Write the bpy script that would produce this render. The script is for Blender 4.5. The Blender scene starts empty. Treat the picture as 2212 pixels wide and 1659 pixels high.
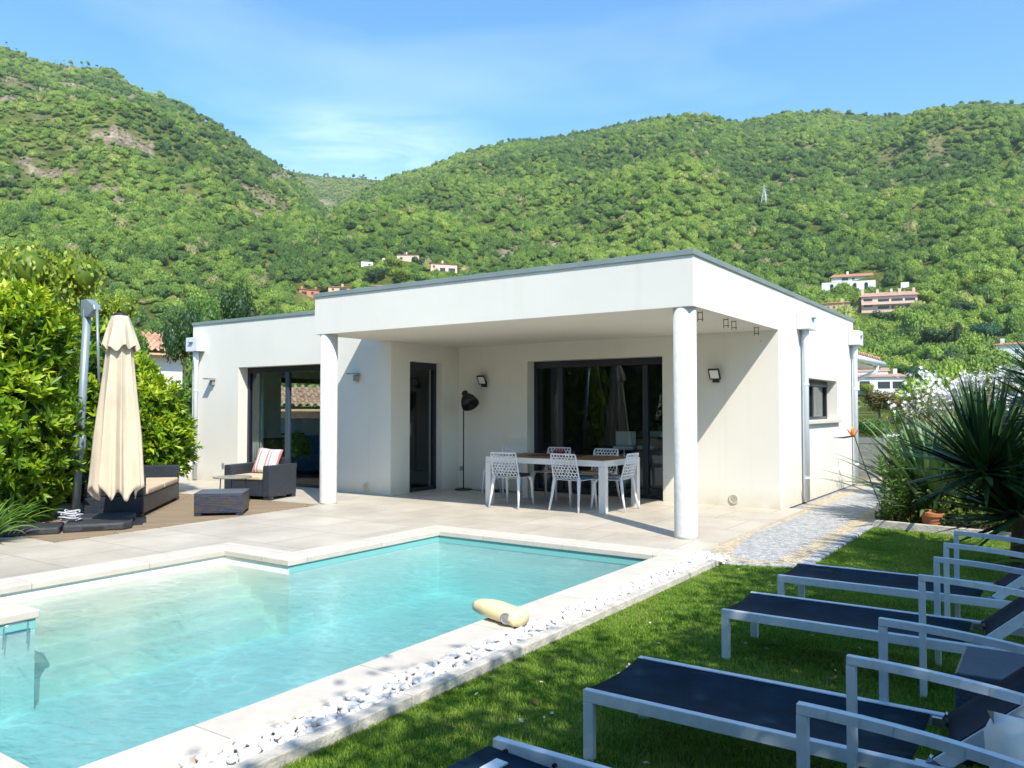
import bpy, bmesh, math, random
import numpy as np
from mathutils import Vector, Matrix, Euler
rad = math.radians
random.seed(7); rng = np.random.default_rng(7)
S = bpy.context.scene
COL = S.collection

# ------------------------------------------------------------------ camera
CAM = np.array([3.2122, -8.1388, 1.3929]); YAW, PITCH, FPX = 0.5994, 0.0314, 1727.67   # focal length in units of a 2212 px wide picture
cf = np.array([-math.sin(YAW)*math.cos(PITCH), math.cos(YAW)*math.cos(PITCH), math.sin(PITCH)])
cr = np.array([math.cos(YAW), math.sin(YAW), 0.0]); cu = np.cross(cr, cf)
cd = bpy.data.cameras.new('camera'); cam = bpy.data.objects.new('camera', cd); COL.objects.link(cam)
cam.matrix_world = Matrix(((cr[0], cu[0], -cf[0], CAM[0]), (cr[1], cu[1], -cf[1], CAM[1]), (cr[2], cu[2], -cf[2], CAM[2]), (0, 0, 0, 1)))
cd.sensor_width = 36; cd.lens = FPX/2212*36; cd.clip_start = 0.05; cd.clip_end = 6000
S.camera = cam
def ray(x, y):
    return cf+cr*(x-1106)/FPX-cu*(y-829.5)/FPX
def at(x, y, dist):                       # point at a forward distance from the photographer
    return CAM+ray(x, y)*dist

# ------------------------------------------------------------------ light
SUN = Vector((0.74, -0.51, 1.0)).normalized()
el = math.asin(SUN.z); az = math.atan2(SUN.x, SUN.y)
w = bpy.data.worlds.new('World'); S.world = w; w.use_nodes = True
nt = w.node_tree; nt.nodes.clear()
def N(nt, t, **k):
    n = nt.nodes.new(t)
    for a, b in k.items(): setattr(n, a, b)
    return n
out = N(nt, 'ShaderNodeOutputWorld'); bg = N(nt, 'ShaderNodeBackground'); bg.inputs[1].default_value = 0.15
sky = N(nt, 'ShaderNodeTexSky', sky_type='NISHITA', sun_disc=False, sun_elevation=el, sun_rotation=az, altitude=50, air_density=1.0, dust_density=0.25, ozone_density=1.6)
tc = N(nt, 'ShaderNodeTexCoord'); mp = N(nt, 'ShaderNodeMapping'); mp.inputs['Scale'].default_value = (1.3, 1.3, 6.5); mp.inputs['Location'].default_value = (0.35, 0.1, 0.9)
nz = N(nt, 'ShaderNodeTexNoise'); nz.inputs['Scale'].default_value = 1.5; nz.inputs['Detail'].default_value = 7; nz.inputs['Roughness'].default_value = 0.52; nz.inputs['Distortion'].default_value = 0.3
crp = N(nt, 'ShaderNodeValToRGB'); crp.color_ramp.elements[0].position = 0.5; crp.color_ramp.elements[1].position = 0.85
crp.color_ramp.elements[0].color = (0, 0, 0, 1); crp.color_ramp.elements[1].color = (0.16, 0.16, 0.16, 1)
mx = N(nt, 'ShaderNodeMixRGB'); mx.inputs[2].default_value = (7.2, 8.0, 9.2, 1)
L = nt.links.new
L(tc.outputs['Generated'], mp.inputs[0]); L(mp.outputs[0], nz.inputs[0]); L(nz.outputs[0], crp.inputs[0])
# one wisp of thin cloud low in the gap between the two hills
dp = N(nt, 'ShaderNodeVectorMath', operation='SUBTRACT'); wd = ray(800, 322); wd = wd/np.linalg.norm(wd); dp.inputs[1].default_value = tuple(wd)
sc_ = N(nt, 'ShaderNodeVectorMath', operation='MULTIPLY'); sc_.inputs[1].default_value = (6.5, 6.5, 22)
ln_ = N(nt, 'ShaderNodeVectorMath', operation='LENGTH')
mr = N(nt, 'ShaderNodeMapRange'); mr.inputs[1].default_value = 1.25; mr.inputs[2].default_value = 0.1; mr.inputs[3].default_value = 0; mr.inputs[4].default_value = 0.38
L(tc.outputs['Generated'], dp.inputs[0]); L(dp.outputs[0], sc_.inputs[0]); L(sc_.outputs[0], ln_.inputs[0]); L(ln_.outputs['Value'], mr.inputs[0])
ml = N(nt, 'ShaderNodeMath', operation='MULTIPLY'); wn = N(nt, 'ShaderNodeTexNoise'); wn.inputs['Scale'].default_value = 4.5; wn.inputs['Detail'].default_value = 8; wn.inputs['Roughness'].default_value = .58; wn.inputs['Distortion'].default_value = .5; L(mp.outputs[0], wn.inputs[0]); wr = N(nt, 'ShaderNodeMapRange'); wr.inputs[1].default_value = .38; wr.inputs[2].default_value = .72; L(wn.outputs[0], wr.inputs[0]); L(mr.outputs[0], ml.inputs[0]); L(wr.outputs[0], ml.inputs[1])
ad = N(nt, 'ShaderNodeMath', operation='ADD', use_clamp=True); L(crp.outputs[0], ad.inputs[0]); L(ml.outputs[0], ad.inputs[1])
sky2 = N(nt, 'ShaderNodeHueSaturation'); sky2.inputs['Saturation'].default_value = 1.2; L(sky.outputs[0], sky2.inputs['Color']); sky3 = N(nt, 'ShaderNodeMixRGB', blend_type='MULTIPLY'); sky3.inputs[0].default_value = 1; sky3.inputs[2].default_value = (.80, 1.0, 1.0, 1); L(sky2.outputs[0], sky3.inputs[1])
L(ad.outputs[0], mx.inputs[0]); L(sky3.outputs[0], mx.inputs[1]); L(mx.outputs[0], bg.inputs[0]); L(bg.outputs[0], out.inputs[0])
sd = bpy.data.lights.new('sun', 'SUN'); sd.energy = 4.0; sd.angle = rad(0.5); sd.color = (1.0, 0.925, 0.81)
so = bpy.data.objects.new('sun', sd); COL.objects.link(so); so.rotation_mode = 'QUATERNION'; so.rotation_quaternion = SUN.to_track_quat('Z', 'Y')
S.view_settings.view_transform = 'Standard'; S.view_settings.look = 'None'; S.view_settings.gamma = 1; S.view_settings.exposure = 0.93
S.cycles.max_bounces = 8; S.cycles.transparent_max_bounces = 16; S.cycles.diffuse_bounces = 4; S.cycles.caustics_reflective = False; S.cycles.caustics_refractive = False

# ------------------------------------------------------------------ object helpers
def tag(o, label=None, cat=None, group=None, kind=None):
    if label: o['label'] = label
    if cat: o['category'] = cat
    if group: o['group'] = group
    if kind: o['kind'] = kind
    return o
def thing(name, label, cat, loc=(0, 0, 0), rotz=0, group=None):
    o = bpy.data.objects.new(name, None); COL.objects.link(o); o.empty_display_size = 0.1
    o.location = loc; o.rotation_euler = (0, 0, rotz)
    return tag(o, label, cat, group)
def kids(o): return list(o.children)
def copy_tree(o, parent=None):
    c = o.copy(); COL.objects.link(c); c.parent = parent
    for ch in kids(o): copy_tree(ch, c)
    return c
def place(root, loc, rotz, label, scale=None):
    root.location = loc; root.rotation_euler = (0, 0, rotz); root['label'] = label
    if scale: root.scale = scale if hasattr(scale, '__len__') else (scale,)*3
    return root
class MB:
    def __init__(s): s.v = []; s.f = []; s.uv = None
    def add(s, vs, fs):
        b = len(s.v); s.v += [tuple(v) for v in vs]; s.f += [tuple(i+b for i in f) for f in fs]; return s
    def box(s, c, d, R=None):
        vs = [Vector((sx*d[0]/2, sy*d[1]/2, sz*d[2]/2)) for sx in (-1, 1) for sy in (-1, 1) for sz in (-1, 1)]
        if R is not None: vs = [R @ v for v in vs]
        c = Vector(c)
        return s.add([v+c for v in vs], [(0, 1, 3, 2), (4, 6, 7, 5), (0, 4, 5, 1), (2, 3, 7, 6), (0, 2, 6, 4), (1, 5, 7, 3)])
    def bb(s, x0, x1, y0, y1, z0, z1): return s.box(((x0+x1)/2, (y0+y1)/2, (z0+z1)/2), (abs(x1-x0), abs(y1-y0), abs(z1-z0)))
    def bar(s, a, b, wd, ht, up=(0, 0, 1)):   # rectangular bar from a to b
        a, b = Vector(a), Vector(b); d = (b-a); l = d.length; d = d/l; u = Vector(up)
        if abs(d.dot(u)) > .99: u = Vector((0, 1, 0))
        r = d.cross(u).normalized(); u = r.cross(d)
        R = Matrix((d, r, u)).transposed()
        return s.box((a+b)/2, (l, wd, ht), R)
    def tube(s, pts, r, n=10, caps=True):
        pts = [Vector(p) for p in pts]; rs = r if hasattr(r, '__len__') else [r]*len(pts)
        rings = []
        ref = None
        for i, p in enumerate(pts):
            d = (pts[min(i+1, len(pts)-1)]-pts[max(i-1, 0)]).normalized()
            if ref is None: ref = Vector((0, 0, 1)) if abs(d.z) < .9 else Vector((1, 0, 0))
            x = (ref-d*ref.dot(d)).normalized(); y = d.cross(x); ref = x
            rings.append([p+(x*math.cos(2*math.pi*k/n)+y*math.sin(2*math.pi*k/n))*rs[i] for k in range(n)])
        fs = [(i*n+k, i*n+(k+1) % n, (i+1)*n+(k+1) % n, (i+1)*n+k) for i in range(len(pts)-1) for k in range(n)]
        if caps: fs += [tuple(range(n))[::-1], tuple((len(pts)-1)*n+k for k in range(n))]
        return s.add([v for r_ in rings for v in r_], fs)
    def lathe(s, prof, n=24, c=(0, 0, 0), R=None):
        vs = []
        for r, z in prof:
            for k in range(n):
                v = Vector((r*math.cos(2*math.pi*k/n), r*math.sin(2*math.pi*k/n), z))
                if R is not None: v = R @ v
                vs.append(v+Vector(c))
        fs = [(i*n+k, i*n+(k+1) % n, (i+1)*n+(k+1) % n, (i+1)*n+k) for i in range(len(prof)-1) for k in range(n)]
        fs += [tuple(range(n))[::-1], tuple((len(prof)-1)*n+k for k in range(n))]
        return s.add(vs, fs)
    def prism(s, poly, z0, z1):
        n = len(poly)
        vs = [(x, y, z0) for x, y in poly]+[(x, y, z1) for x, y in poly]
        return s.add(vs, [tuple(range(n))[::-1], tuple(range(n, 2*n))]+[(i, (i+1) % n, (i+1) % n+n, i+n) for i in range(n)])
    def sheet(s, x0, x1, y0, y1, z): return s.add([(x0, y0, z), (x1, y0, z), (x1, y1, z), (x0, y1, z)], [(0, 1, 2, 3)])
    def build(s, name, m, parent=None, smooth=False, bevel=0, seg=2, sub=0, label=None):
        me = bpy.data.meshes.new(name); me.from_pydata([tuple(v) for v in s.v], [], s.f); me.update()
        if m: me.materials.append(m)
        o = bpy.data.objects.new(name, me); COL.objects.link(o); o.parent = parent
        bm = bmesh.new(); bm.from_mesh(me); bmesh.ops.recalc_face_normals(bm, faces=bm.faces); bm.to_mesh(me); bm.free()
        if smooth:
            me.polygons.foreach_set('use_smooth', [True]*len(me.polygons))
        if sub:
            md = o.modifiers.new('sub', 'SUBSURF'); md.levels = md.render_levels = sub
        if bevel:
            md = o.modifiers.new('bevel', 'BEVEL'); md.width = bevel; md.segments = seg; md.limit_method = 'ANGLE'; md.angle_limit = rad(40); md.harden_normals = False
        if label: o['label'] = label
        return o
def np_mesh(name, V, Fq, m, parent=None, attrs=None, smooth=False, link=True):
    """V (n,3); Fq (k,c) faces of the same size; attrs: dict name -> per-vertex float"""
    V = np.asarray(V, np.float32); Fq = np.asarray(Fq, np.int32); k, c = Fq.shape
    me = bpy.data.meshes.new(name); me.vertices.add(len(V)); me.vertices.foreach_set('co', V.ravel())
    me.loops.add(k*c); me.loops.foreach_set('vertex_index', Fq.ravel())
    me.polygons.add(k); me.polygons.foreach_set('loop_start', np.arange(0, k*c, c, dtype=np.int32))
    if smooth: me.polygons.foreach_set('use_smooth', np.ones(k, bool))
    me.update(calc_edges=True)
    if attrs:
        for a, val in attrs.items():
            val = np.asarray(val, np.float32)
            if val.ndim == 1:
                at_ = me.attributes.new(a, 'FLOAT', 'POINT'); at_.data.foreach_set('value', val)
            else:
                at_ = me.attributes.new(a, 'FLOAT_VECTOR', 'POINT'); at_.data.foreach_set('vector', val.ravel())
    if m: me.materials.append(m)
    o = bpy.data.objects.new(name, me)
    if link: COL.objects.link(o)
    if parent: o.parent = parent
    return o

# ------------------------------------------------------------------ materials
def pmat(name, col, rough=.6, metal=0, spec=.5, var=0, vscale=3, bump=0, bscale=40, coord='Object', col2=None, trans=0, detail=5, vdist=.0, stretch=None):
    m = bpy.data.materials.new(name); m.use_nodes = True; nt = m.node_tree; b = nt.nodes['Principled BSDF']; L = nt.links.new
    b.inputs['Base Color'].default_value = (*col, 1); b.inputs['Roughness'].default_value = rough; b.inputs['Metallic'].default_value = metal
    b.inputs['Specular IOR Level'].default_value = spec
    tc = N(nt, 'ShaderNodeTexCoord'); vec = tc.outputs[coord]
    if stretch:
        mp = N(nt, 'ShaderNodeMapping'); mp.inputs['Scale'].default_value = stretch; L(vec, mp.inputs[0]); vec = mp.outputs[0]
    if var or col2:
        n = N(nt, 'ShaderNodeTexNoise'); n.inputs['Scale'].default_value = vscale; n.inputs['Detail'].default_value = detail; n.inputs['Roughness'].default_value = .6; n.inputs['Distortion'].default_value = vdist
        r = N(nt, 'ShaderNodeValToRGB'); r.color_ramp.elements[0].position = .32; r.color_ramp.elements[1].position = .68
        c2 = col2 if col2 else tuple(min(1, c*(1+var)) for c in col); c1 = col if col2 else tuple(c*(1-var) for c in col)
        r.color_ramp.elements[0].color = (*c1, 1); r.color_ramp.elements[1].color = (*c2, 1)
        L(vec, n.inputs[0]); L(n.outputs[0], r.inputs[0]); L(r.outputs[0], b.inputs['Base Color'])
    if bump:
        n2 = N(nt, 'ShaderNodeTexNoise'); n2.inputs['Scale'].default_value = bscale; n2.inputs['Detail'].default_value = 4
        bp = N(nt, 'ShaderNodeBump'); bp.inputs['Strength'].default_value = bump; bp.inputs['Distance'].default_value = .01
        L(vec, n2.inputs[0]); L(n2.outputs[0], bp.inputs['Height']); L(bp.outputs[0], b.inputs['Normal'])
    return m
def leafmat(name, cols, rough=.5, trans=.25, attr='tint', spec=.35):
    m = bpy.data.materials.new(name); m.use_nodes = True; nt = m.node_tree; b = nt.nodes['Principled BSDF']; L = nt.links.new
    a = N(nt, 'ShaderNodeAttribute', attribute_name=attr)
    r = N(nt, 'ShaderNodeValToRGB'); e = r.color_ramp.elements
    while len(e) < len(cols): e.new(.5)
    for i, c in enumerate(cols): e[i].position = i/(len(cols)-1); e[i].color = (*c, 1)
    L(a.outputs['Fac'], r.inputs[0]); L(r.outputs[0], b.inputs['Base Color']); b.inputs['Roughness'].default_value = rough; b.inputs['Specular IOR Level'].default_value = spec
    if trans:
        t = N(nt, 'ShaderNodeBsdfTranslucent'); L(r.outputs[0], t.inputs[0]); mxs = N(nt, 'ShaderNodeMixShader'); mxs.inputs[0].default_value = trans
        L(b.outputs[0], mxs.inputs[1]); L(t.outputs[0], mxs.inputs[2]); L(mxs.outputs[0], nt.nodes['Material Output'].inputs[0])
    return m
def facevec(nt, tc):
    """object-space (u,v) that suits walls and tops of boxes: tops use (x,y), sides use (x+y,z)"""
    L = nt.links.new
    sp = N(nt, 'ShaderNodeSeparateXYZ'); L(tc.outputs['Object'], sp.inputs[0]); sn = N(nt, 'ShaderNodeSeparateXYZ'); L(tc.outputs['Normal'], sn.inputs[0])
    ab = N(nt, 'ShaderNodeMath', operation='ABSOLUTE'); L(sn.outputs[2], ab.inputs[0]); gt = N(nt, 'ShaderNodeMath', operation='GREATER_THAN'); gt.inputs[1].default_value = .7; L(ab.outputs[0], gt.inputs[0])
    s = N(nt, 'ShaderNodeMath', operation='ADD'); L(sp.outputs[0], s.inputs[0]); L(sp.outputs[1], s.inputs[1])
    c1 = N(nt, 'ShaderNodeCombineXYZ'); L(s.outputs[0], c1.inputs[0]); L(sp.outputs[2], c1.inputs[1])
    mxv = N(nt, 'ShaderNodeMix', data_type='VECTOR'); L(gt.outputs[0], mxv.inputs[0]); L(c1.outputs[0], mxv.inputs[4]); L(tc.outputs['Object'], mxv.inputs[5])
    return mxv.outputs[1]
def wickermat(name, c1, c2, sc=1):
    m = bpy.data.materials.new(name); m.use_nodes = True; nt = m.node_tree; b = nt.nodes['Principled BSDF']; L = nt.links.new
    tc = N(nt, 'ShaderNodeTexCoord'); v = facevec(nt, tc)
    br = N(nt, 'ShaderNodeTexBrick'); br.inputs['Scale'].default_value = 20*sc; br.inputs['Mortar Size'].default_value = .035; br.inputs['Mortar Smooth'].default_value = .6
    br.inputs['Brick Width'].default_value = .95; br.inputs['Row Height'].default_value = .42; br.inputs['Bias'].default_value = 0
    br.inputs['Color1'].default_value = (*c1, 1); br.inputs['Color2'].default_value = (*c2, 1); br.inputs['Mortar'].default_value = (.004, .005, .008, 1)
    bp = N(nt, 'ShaderNodeBump'); bp.inputs['Strength'].default_value = .9; bp.inputs['Distance'].default_value = .004; bp.invert = True
    L(v, br.inputs[0]); L(br.outputs[0], b.inputs['Base Color']); L(br.outputs[1], bp.inputs['Height']); L(bp.outputs[0], b.inputs['Normal'])
    b.inputs['Roughness'].default_value = .38
    return m
def brickmat(name, c1, c2, mortar, bw, rh, off=.5, msize=.006, rough=.6, var=.1, bumpd=.004, grain=0, vs=1.2, rot=0):
    m = bpy.data.materials.new(name); m.use_nodes = True; nt = m.node_tree; b = nt.nodes['Principled BSDF']; L = nt.links.new
    tc = N(nt, 'ShaderNodeTexCoord'); mp = N(nt, 'ShaderNodeMapping'); mp.inputs['Rotation'].default_value = (0, 0, rot); L(tc.outputs['Object'], mp.inputs[0])
    br = N(nt, 'ShaderNodeTexBrick', offset=off); br.inputs['Scale'].default_value = 1; br.inputs['Mortar Size'].default_value = msize; br.inputs['Brick Width'].default_value = bw; br.inputs['Row Height'].default_value = rh
    br.inputs['Color1'].default_value = (*c1, 1); br.inputs['Color2'].default_value = (*c2, 1); br.inputs['Mortar'].default_value = (*mortar, 1); br.inputs['Mortar Smooth'].default_value = .2
    n = N(nt, 'ShaderNodeTexNoise'); n.inputs['Scale'].default_value = vs; n.inputs['Detail'].default_value = 8; n.inputs['Roughness'].default_value = .65
    mr = N(nt, 'ShaderNodeMapRange'); mr.inputs[1].default_value = .3; mr.inputs[2].default_value = .7; mr.inputs[3].default_value = 1-var; mr.inputs[4].default_value = 1+var
    mu = N(nt, 'ShaderNodeMixRGB', blend_type='MULTIPLY'); mu.inputs[0].default_value = 1
    L(mp.outputs[0], br.inputs[0])
    if grain:
        m2 = N(nt, 'ShaderNodeMapping'); m2.inputs['Scale'].default_value = (1, grain, 1); L(mp.outputs[0], m2.inputs[0]); L(m2.outputs[0], n.inputs[0])
    else: L(mp.outputs[0], n.inputs[0])
    L(n.outputs[0], mr.inputs[0]); L(br.outputs[0], mu.inputs[1]); L(mr.outputs[0], mu.inputs[2]); L(mu.outputs[0], b.inputs['Base Color'])
    bp = N(nt, 'ShaderNodeBump'); bp.inputs['Strength'].default_value = .6; bp.inputs['Distance'].default_value = bumpd; bp.invert = True; L(br.outputs[1], bp.inputs['Height']); L(bp.outputs[0], b.inputs['Normal'])
    b.inputs['Roughness'].default_value = rough
    return m
M = {}
def plaster():
    m = pmat('white_plaster', (.73, .715, .655), .85, spec=.2, var=.03, vscale=.9, bump=.35, bscale=180); nt = m.node_tree; L = nt.links.new; b = nt.nodes['Principled BSDF']
    src = b.inputs['Base Color'].links[0].from_socket; tc = N(nt, 'ShaderNodeTexCoord'); sp = N(nt, 'ShaderNodeSeparateXYZ'); L(tc.outputs['Object'], sp.inputs[0])
    n = N(nt, 'ShaderNodeTexNoise'); n.inputs['Scale'].default_value = 5; n.inputs['Detail'].default_value = 6; L(tc.outputs['Object'], n.inputs[0])
    mz = N(nt, 'ShaderNodeMapRange'); mz.inputs[1].default_value = .28; mz.inputs[2].default_value = 0; mz.inputs[3].default_value = 0; mz.inputs[4].default_value = 1; L(sp.outputs[2], mz.inputs[0])
    mu = N(nt, 'ShaderNodeMath', operation='MULTIPLY'); L(mz.outputs[0], mu.inputs[0]); L(n.outputs[0], mu.inputs[1])
    st = N(nt, 'ShaderNodeMapping'); st.inputs['Scale'].default_value = (2.6, 2.6, .12); L(tc.outputs['Object'], st.inputs[0]); n2 = N(nt, 'ShaderNodeTexNoise'); n2.inputs['Scale'].default_value = 1.6; n2.inputs['Detail'].default_value = 5; L(st.outputs[0], n2.inputs[0])
    m2 = N(nt, 'ShaderNodeMapRange'); m2.inputs[1].default_value = .6; m2.inputs[2].default_value = .75; m2.inputs[4].default_value = .14; L(n2.outputs[0], m2.inputs[0])
    ad = N(nt, 'ShaderNodeMath', operation='ADD', use_clamp=True); L(mu.outputs[0], ad.inputs[0]); L(m2.outputs[0], ad.inputs[1])
    mx = N(nt, 'ShaderNodeMixRGB'); L(ad.outputs[0], mx.inputs[0]); L(src, mx.inputs[1]); mx.inputs[2].default_value = (.52, .47, .36, 1); L(mx.outputs[0], b.inputs['Base Color'])
    return m
M['wall'] = plaster()
M['ceiling'] = pmat('ceiling_paint', (.80, .79, .71), .9, spec=.2, var=.02, vscale=2)
M['inner'] = pmat('interior_paint', (.42, .41, .38), .9, spec=.2)
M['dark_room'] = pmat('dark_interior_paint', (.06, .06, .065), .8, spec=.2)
M['column'] = pmat('column_paint', (.64, .64, .615), .8, spec=.25, var=.09, vscale=14, bump=.5, bscale=90)
M['cap'] = pmat('zinc_grey_capping', (.27, .32, .31), .45, metal=.35, var=.1, vscale=2)
M['anth'] = pmat('anthracite_aluminium', (.018, .024, .034), .35, metal=.1)
M['blueanth'] = pmat('slate_blue_aluminium', (.06, .09, .12), .35, metal=.2)
M['pvc'] = pmat('white_pvc', (.66, .71, .76), .4, var=.03)
M['sill'] = pmat('cream_stone_sill', (.6, .56, .47), .8, var=.05)
M['vent'] = pmat('cream_vent_plastic', (.62, .58, .46), .5)
M['black'] = pmat('matt_black_metal', (.012, .012, .012), .5)
M['lamp_panel'] = pmat('frosted_lamp_panel', (.75, .76, .78), .3)
M['grey_metal'] = pmat('grey_painted_metal', (.3, .31, .32), .5, metal=.3)
M['silver'] = pmat('silver_powder_coat', (.6, .67, .73), .4, metal=.1, var=.07, vscale=25, bump=.06, bscale=200)
M['sling'] = pmat('black_sling_fabric', (.007, .026, .044), .7, spec=.08, var=.35, vscale=5, bump=.4, bscale=900)
M['umb_pole'] = pmat('blue_grey_pole', (.25, .31, .35), .4, metal=.3, var=.08, vscale=8)
M['canvas'] = pmat('sand_canvas', (.56, .485, .375), .9, spec=.1, var=.08, vscale=3, bump=.3, bscale=120)
M['slab'] = pmat('dark_concrete_weight', (.03, .034, .04), .6, var=.25, vscale=20, bump=.4, bscale=60)
M['cord'] = pmat('pale_cord', (.45, .46, .5), .8)
M['plastic'] = pmat('white_moulded_plastic', (.66, .69, .74), .35, var=.02)
M['table_white'] = pmat('white_table_metal', (.68, .68, .66), .4, var=.03, vscale=10)
M['teak'] = brickmat('teak_slats', (.3, .155, .055), (.24, .115, .04), (.03, .015, .006), 2.5, .075, .3, .006, .5, .18, .003, grain=9, vs=2)
M['red'] = pmat('red_glazed_bowl', (.35, .01, .015), .2)
M['runner'] = pmat('dark_table_mat', (.05, .025, .015), .8)
M['wicker'] = wickermat('charcoal_wicker', (.02, .028, .045), (.035, .045, .06))
M['wicker_blue'] = wickermat('navy_brown_wicker', (.02, .04, .1), (.075, .06, .045))
M['wicker_pale'] = wickermat('slate_wicker', (.035, .055, .10), (.055, .08, .13), 1.3)
M['beige'] = pmat('beige_cushion_fabric', (.55, .43, .3), .95, spec=.1, var=.06, vscale=6, bump=.2, bscale=250)
M['dkcush'] = pmat('dark_grey_cushion', (.06, .06, .065), .95, spec=.1, var=.2, vscale=30)
M['bluecush'] = pmat('blue_cushion', (.03, .12, .2), .9, var=.3, vscale=12)
M['patcush'] = pmat('patterned_cushion', (.1, .1, .13), .9, col2=(.5, .5, .52), vscale=40, detail=0)
M['offcush'] = pmat('off_white_cushion', (.5, .46, .38), .9, var=.1)
M['coping'] = brickmat('travertine_coping', (.62, .56, .48), (.56, .51, .44), (.36, .33, .28), 1.0, 1.0, 0, .004, .65, .1, .002, grain=1, vs=5)
M['terrace'] = brickmat('large_beige_tiles', (.50, .455, .385), (.47, .425, .355), (.27, .245, .2), .9, .9, .5, .006, .5, .2, .001, vs=1.1)
M['deck'] = brickmat('weathered_deck_boards', (.3, .225, .14), (.25, .19, .12), (.03, .022, .014), 3.1, .125, .37, .006, .7, .18, .004, grain=12, vs=1.5, rot=rad(-45))
M['kerb'] = pmat('pale_concrete_kerb', (.5, .47, .41), .85, var=.22, vscale=9, bump=.8, bscale=50)
M['pebble'] = pmat('white_marble_pebble', (.68, .665, .64), .6, var=.16, vscale=12, bump=.3, bscale=40)
M['terracotta'] = pmat('terracotta', (.42, .16, .07), .8, var=.15, vscale=12)
M['sofa_blue'] = pmat('blue_velvet', (.02, .12, .3), .8, var=.1, vscale=5)
M['curtain'] = pmat('pale_voile', (.6, .66, .62), .9)
M['yellow'] = pmat('faded_yellow_plastic', (.78, .66, .38), .45, var=.05, vscale=8)
M['rubber'] = pmat('grey_rubber', (.12, .13, .15), .6)
M['chrome'] = pmat('steel', (.45, .47, .5), .25, metal=.9)
M['soil'] = pmat('dry_soil', (.22, .16, .1), .95, var=.3, vscale=12, bump=.8, bscale=30)
M['bark'] = pmat('grey_brown_bark', (.12, .085, .055), .9, var=.3, vscale=10, bump=.8, bscale=25)
M['rust'] = pmat('rusty_rail', (.1, .07, .06), .7)
def glassmat():
    m = bpy.data.materials.new('window_glass'); m.use_nodes = True; nt = m.node_tree; nt.nodes.remove(nt.nodes['Principled BSDF']); L = nt.links.new
    t = N(nt, 'ShaderNodeBsdfTransparent'); t.inputs[0].default_value = (.84, .9, .9, 1); g = N(nt, 'ShaderNodeBsdfGlossy'); g.inputs['Roughness'].default_value = .01; g.inputs[0].default_value = (.9, .95, 1, 1)
    f = N(nt, 'ShaderNodeLayerWeight'); f.inputs[0].default_value = .5; pw = N(nt, 'ShaderNodeMath', operation='POWER'); pw.inputs[1].default_value = 4.5; mu = N(nt, 'ShaderNodeMath', operation='MULTIPLY_ADD'); mu.inputs[1].default_value = .9; mu.inputs[2].default_value = .028; mxs = N(nt, 'ShaderNodeMixShader')
    L(f.outputs['Facing'], pw.inputs[0]); L(pw.outputs[0], mu.inputs[0]); L(mu.outputs[0], mxs.inputs[0]); L(t.outputs[0], mxs.inputs[1]); L(g.outputs[0], mxs.inputs[2]); L(mxs.outputs[0], nt.nodes['Material Output'].inputs[0])
    return m
M['glass'] = glassmat()
def stripemat(name, horizontal=False):
    m = bpy.data.materials.new(name); m.use_nodes = True; nt = m.node_tree; b = nt.nodes['Principled BSDF']; L = nt.links.new
    tc = N(nt, 'ShaderNodeTexCoord'); sp = N(nt, 'ShaderNodeSeparateXYZ'); L(tc.outputs['Object'], sp.inputs[0])
    mu = N(nt, 'ShaderNodeMath', operation='MULTIPLY'); mu.inputs[1].default_value = 5.2; L(sp.outputs[0], mu.inputs[0]); ad = N(nt, 'ShaderNodeMath', operation='ADD'); ad.inputs[1].default_value = 20.1; L(mu.outputs[0], ad.inputs[0])
    fr = N(nt, 'ShaderNodeMath', operation='FRACT'); L(ad.outputs[0], fr.inputs[0])
    r = N(nt, 'ShaderNodeValToRGB'); r.color_ramp.interpolation = 'CONSTANT'; e = r.color_ramp.elements
    seq = [(0, (.72, .7, .66)), (.12, (.62, .2, .17)), (.3, (.75, .73, .7)), (.36, (.7, .5, .38)), (.42, (.3, .34, .38)), (.6, (.75, .73, .7)), (.72, (.66, .3, .25)), (.8, (.75, .72, .68)), (.88, (.34, .4, .5)), (.93, (.74, .72, .68))]
    while len(e) < len(seq): e.new(.5)
    for i, (p, c) in enumerate(seq): e[i].position = p; e[i].color = (*c, 1)
    L(fr.outputs[0], r.inputs[0]); L(r.outputs[0], b.inputs['Base Color']); b.inputs['Roughness'].default_value = .9
    return m
M['stripe'] = stripemat('striped_cotton')
M['stripe_fine'] = stripemat('fine_striped_cotton'); _e = [n for n in M['stripe_fine'].node_tree.nodes if n.type == 'VALTORGB'][0].color_ramp.elements
for _i, _c in enumerate([(.7, .68, .64), (.62, .36, .32), (.7, .68, .65), (.7, .68, .65), (.30, .34, .46), (.7, .68, .66), (.66, .42, .38), (.7, .68, .64), (.7, .69, .66), (.7, .68, .64)]): _e[_i].color = (*_c, 1)
for _i, _p in enumerate([0, .10, .15, .3, .36, .41, .62, .67, .8, .9]): _e[_i].position = _p
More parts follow.
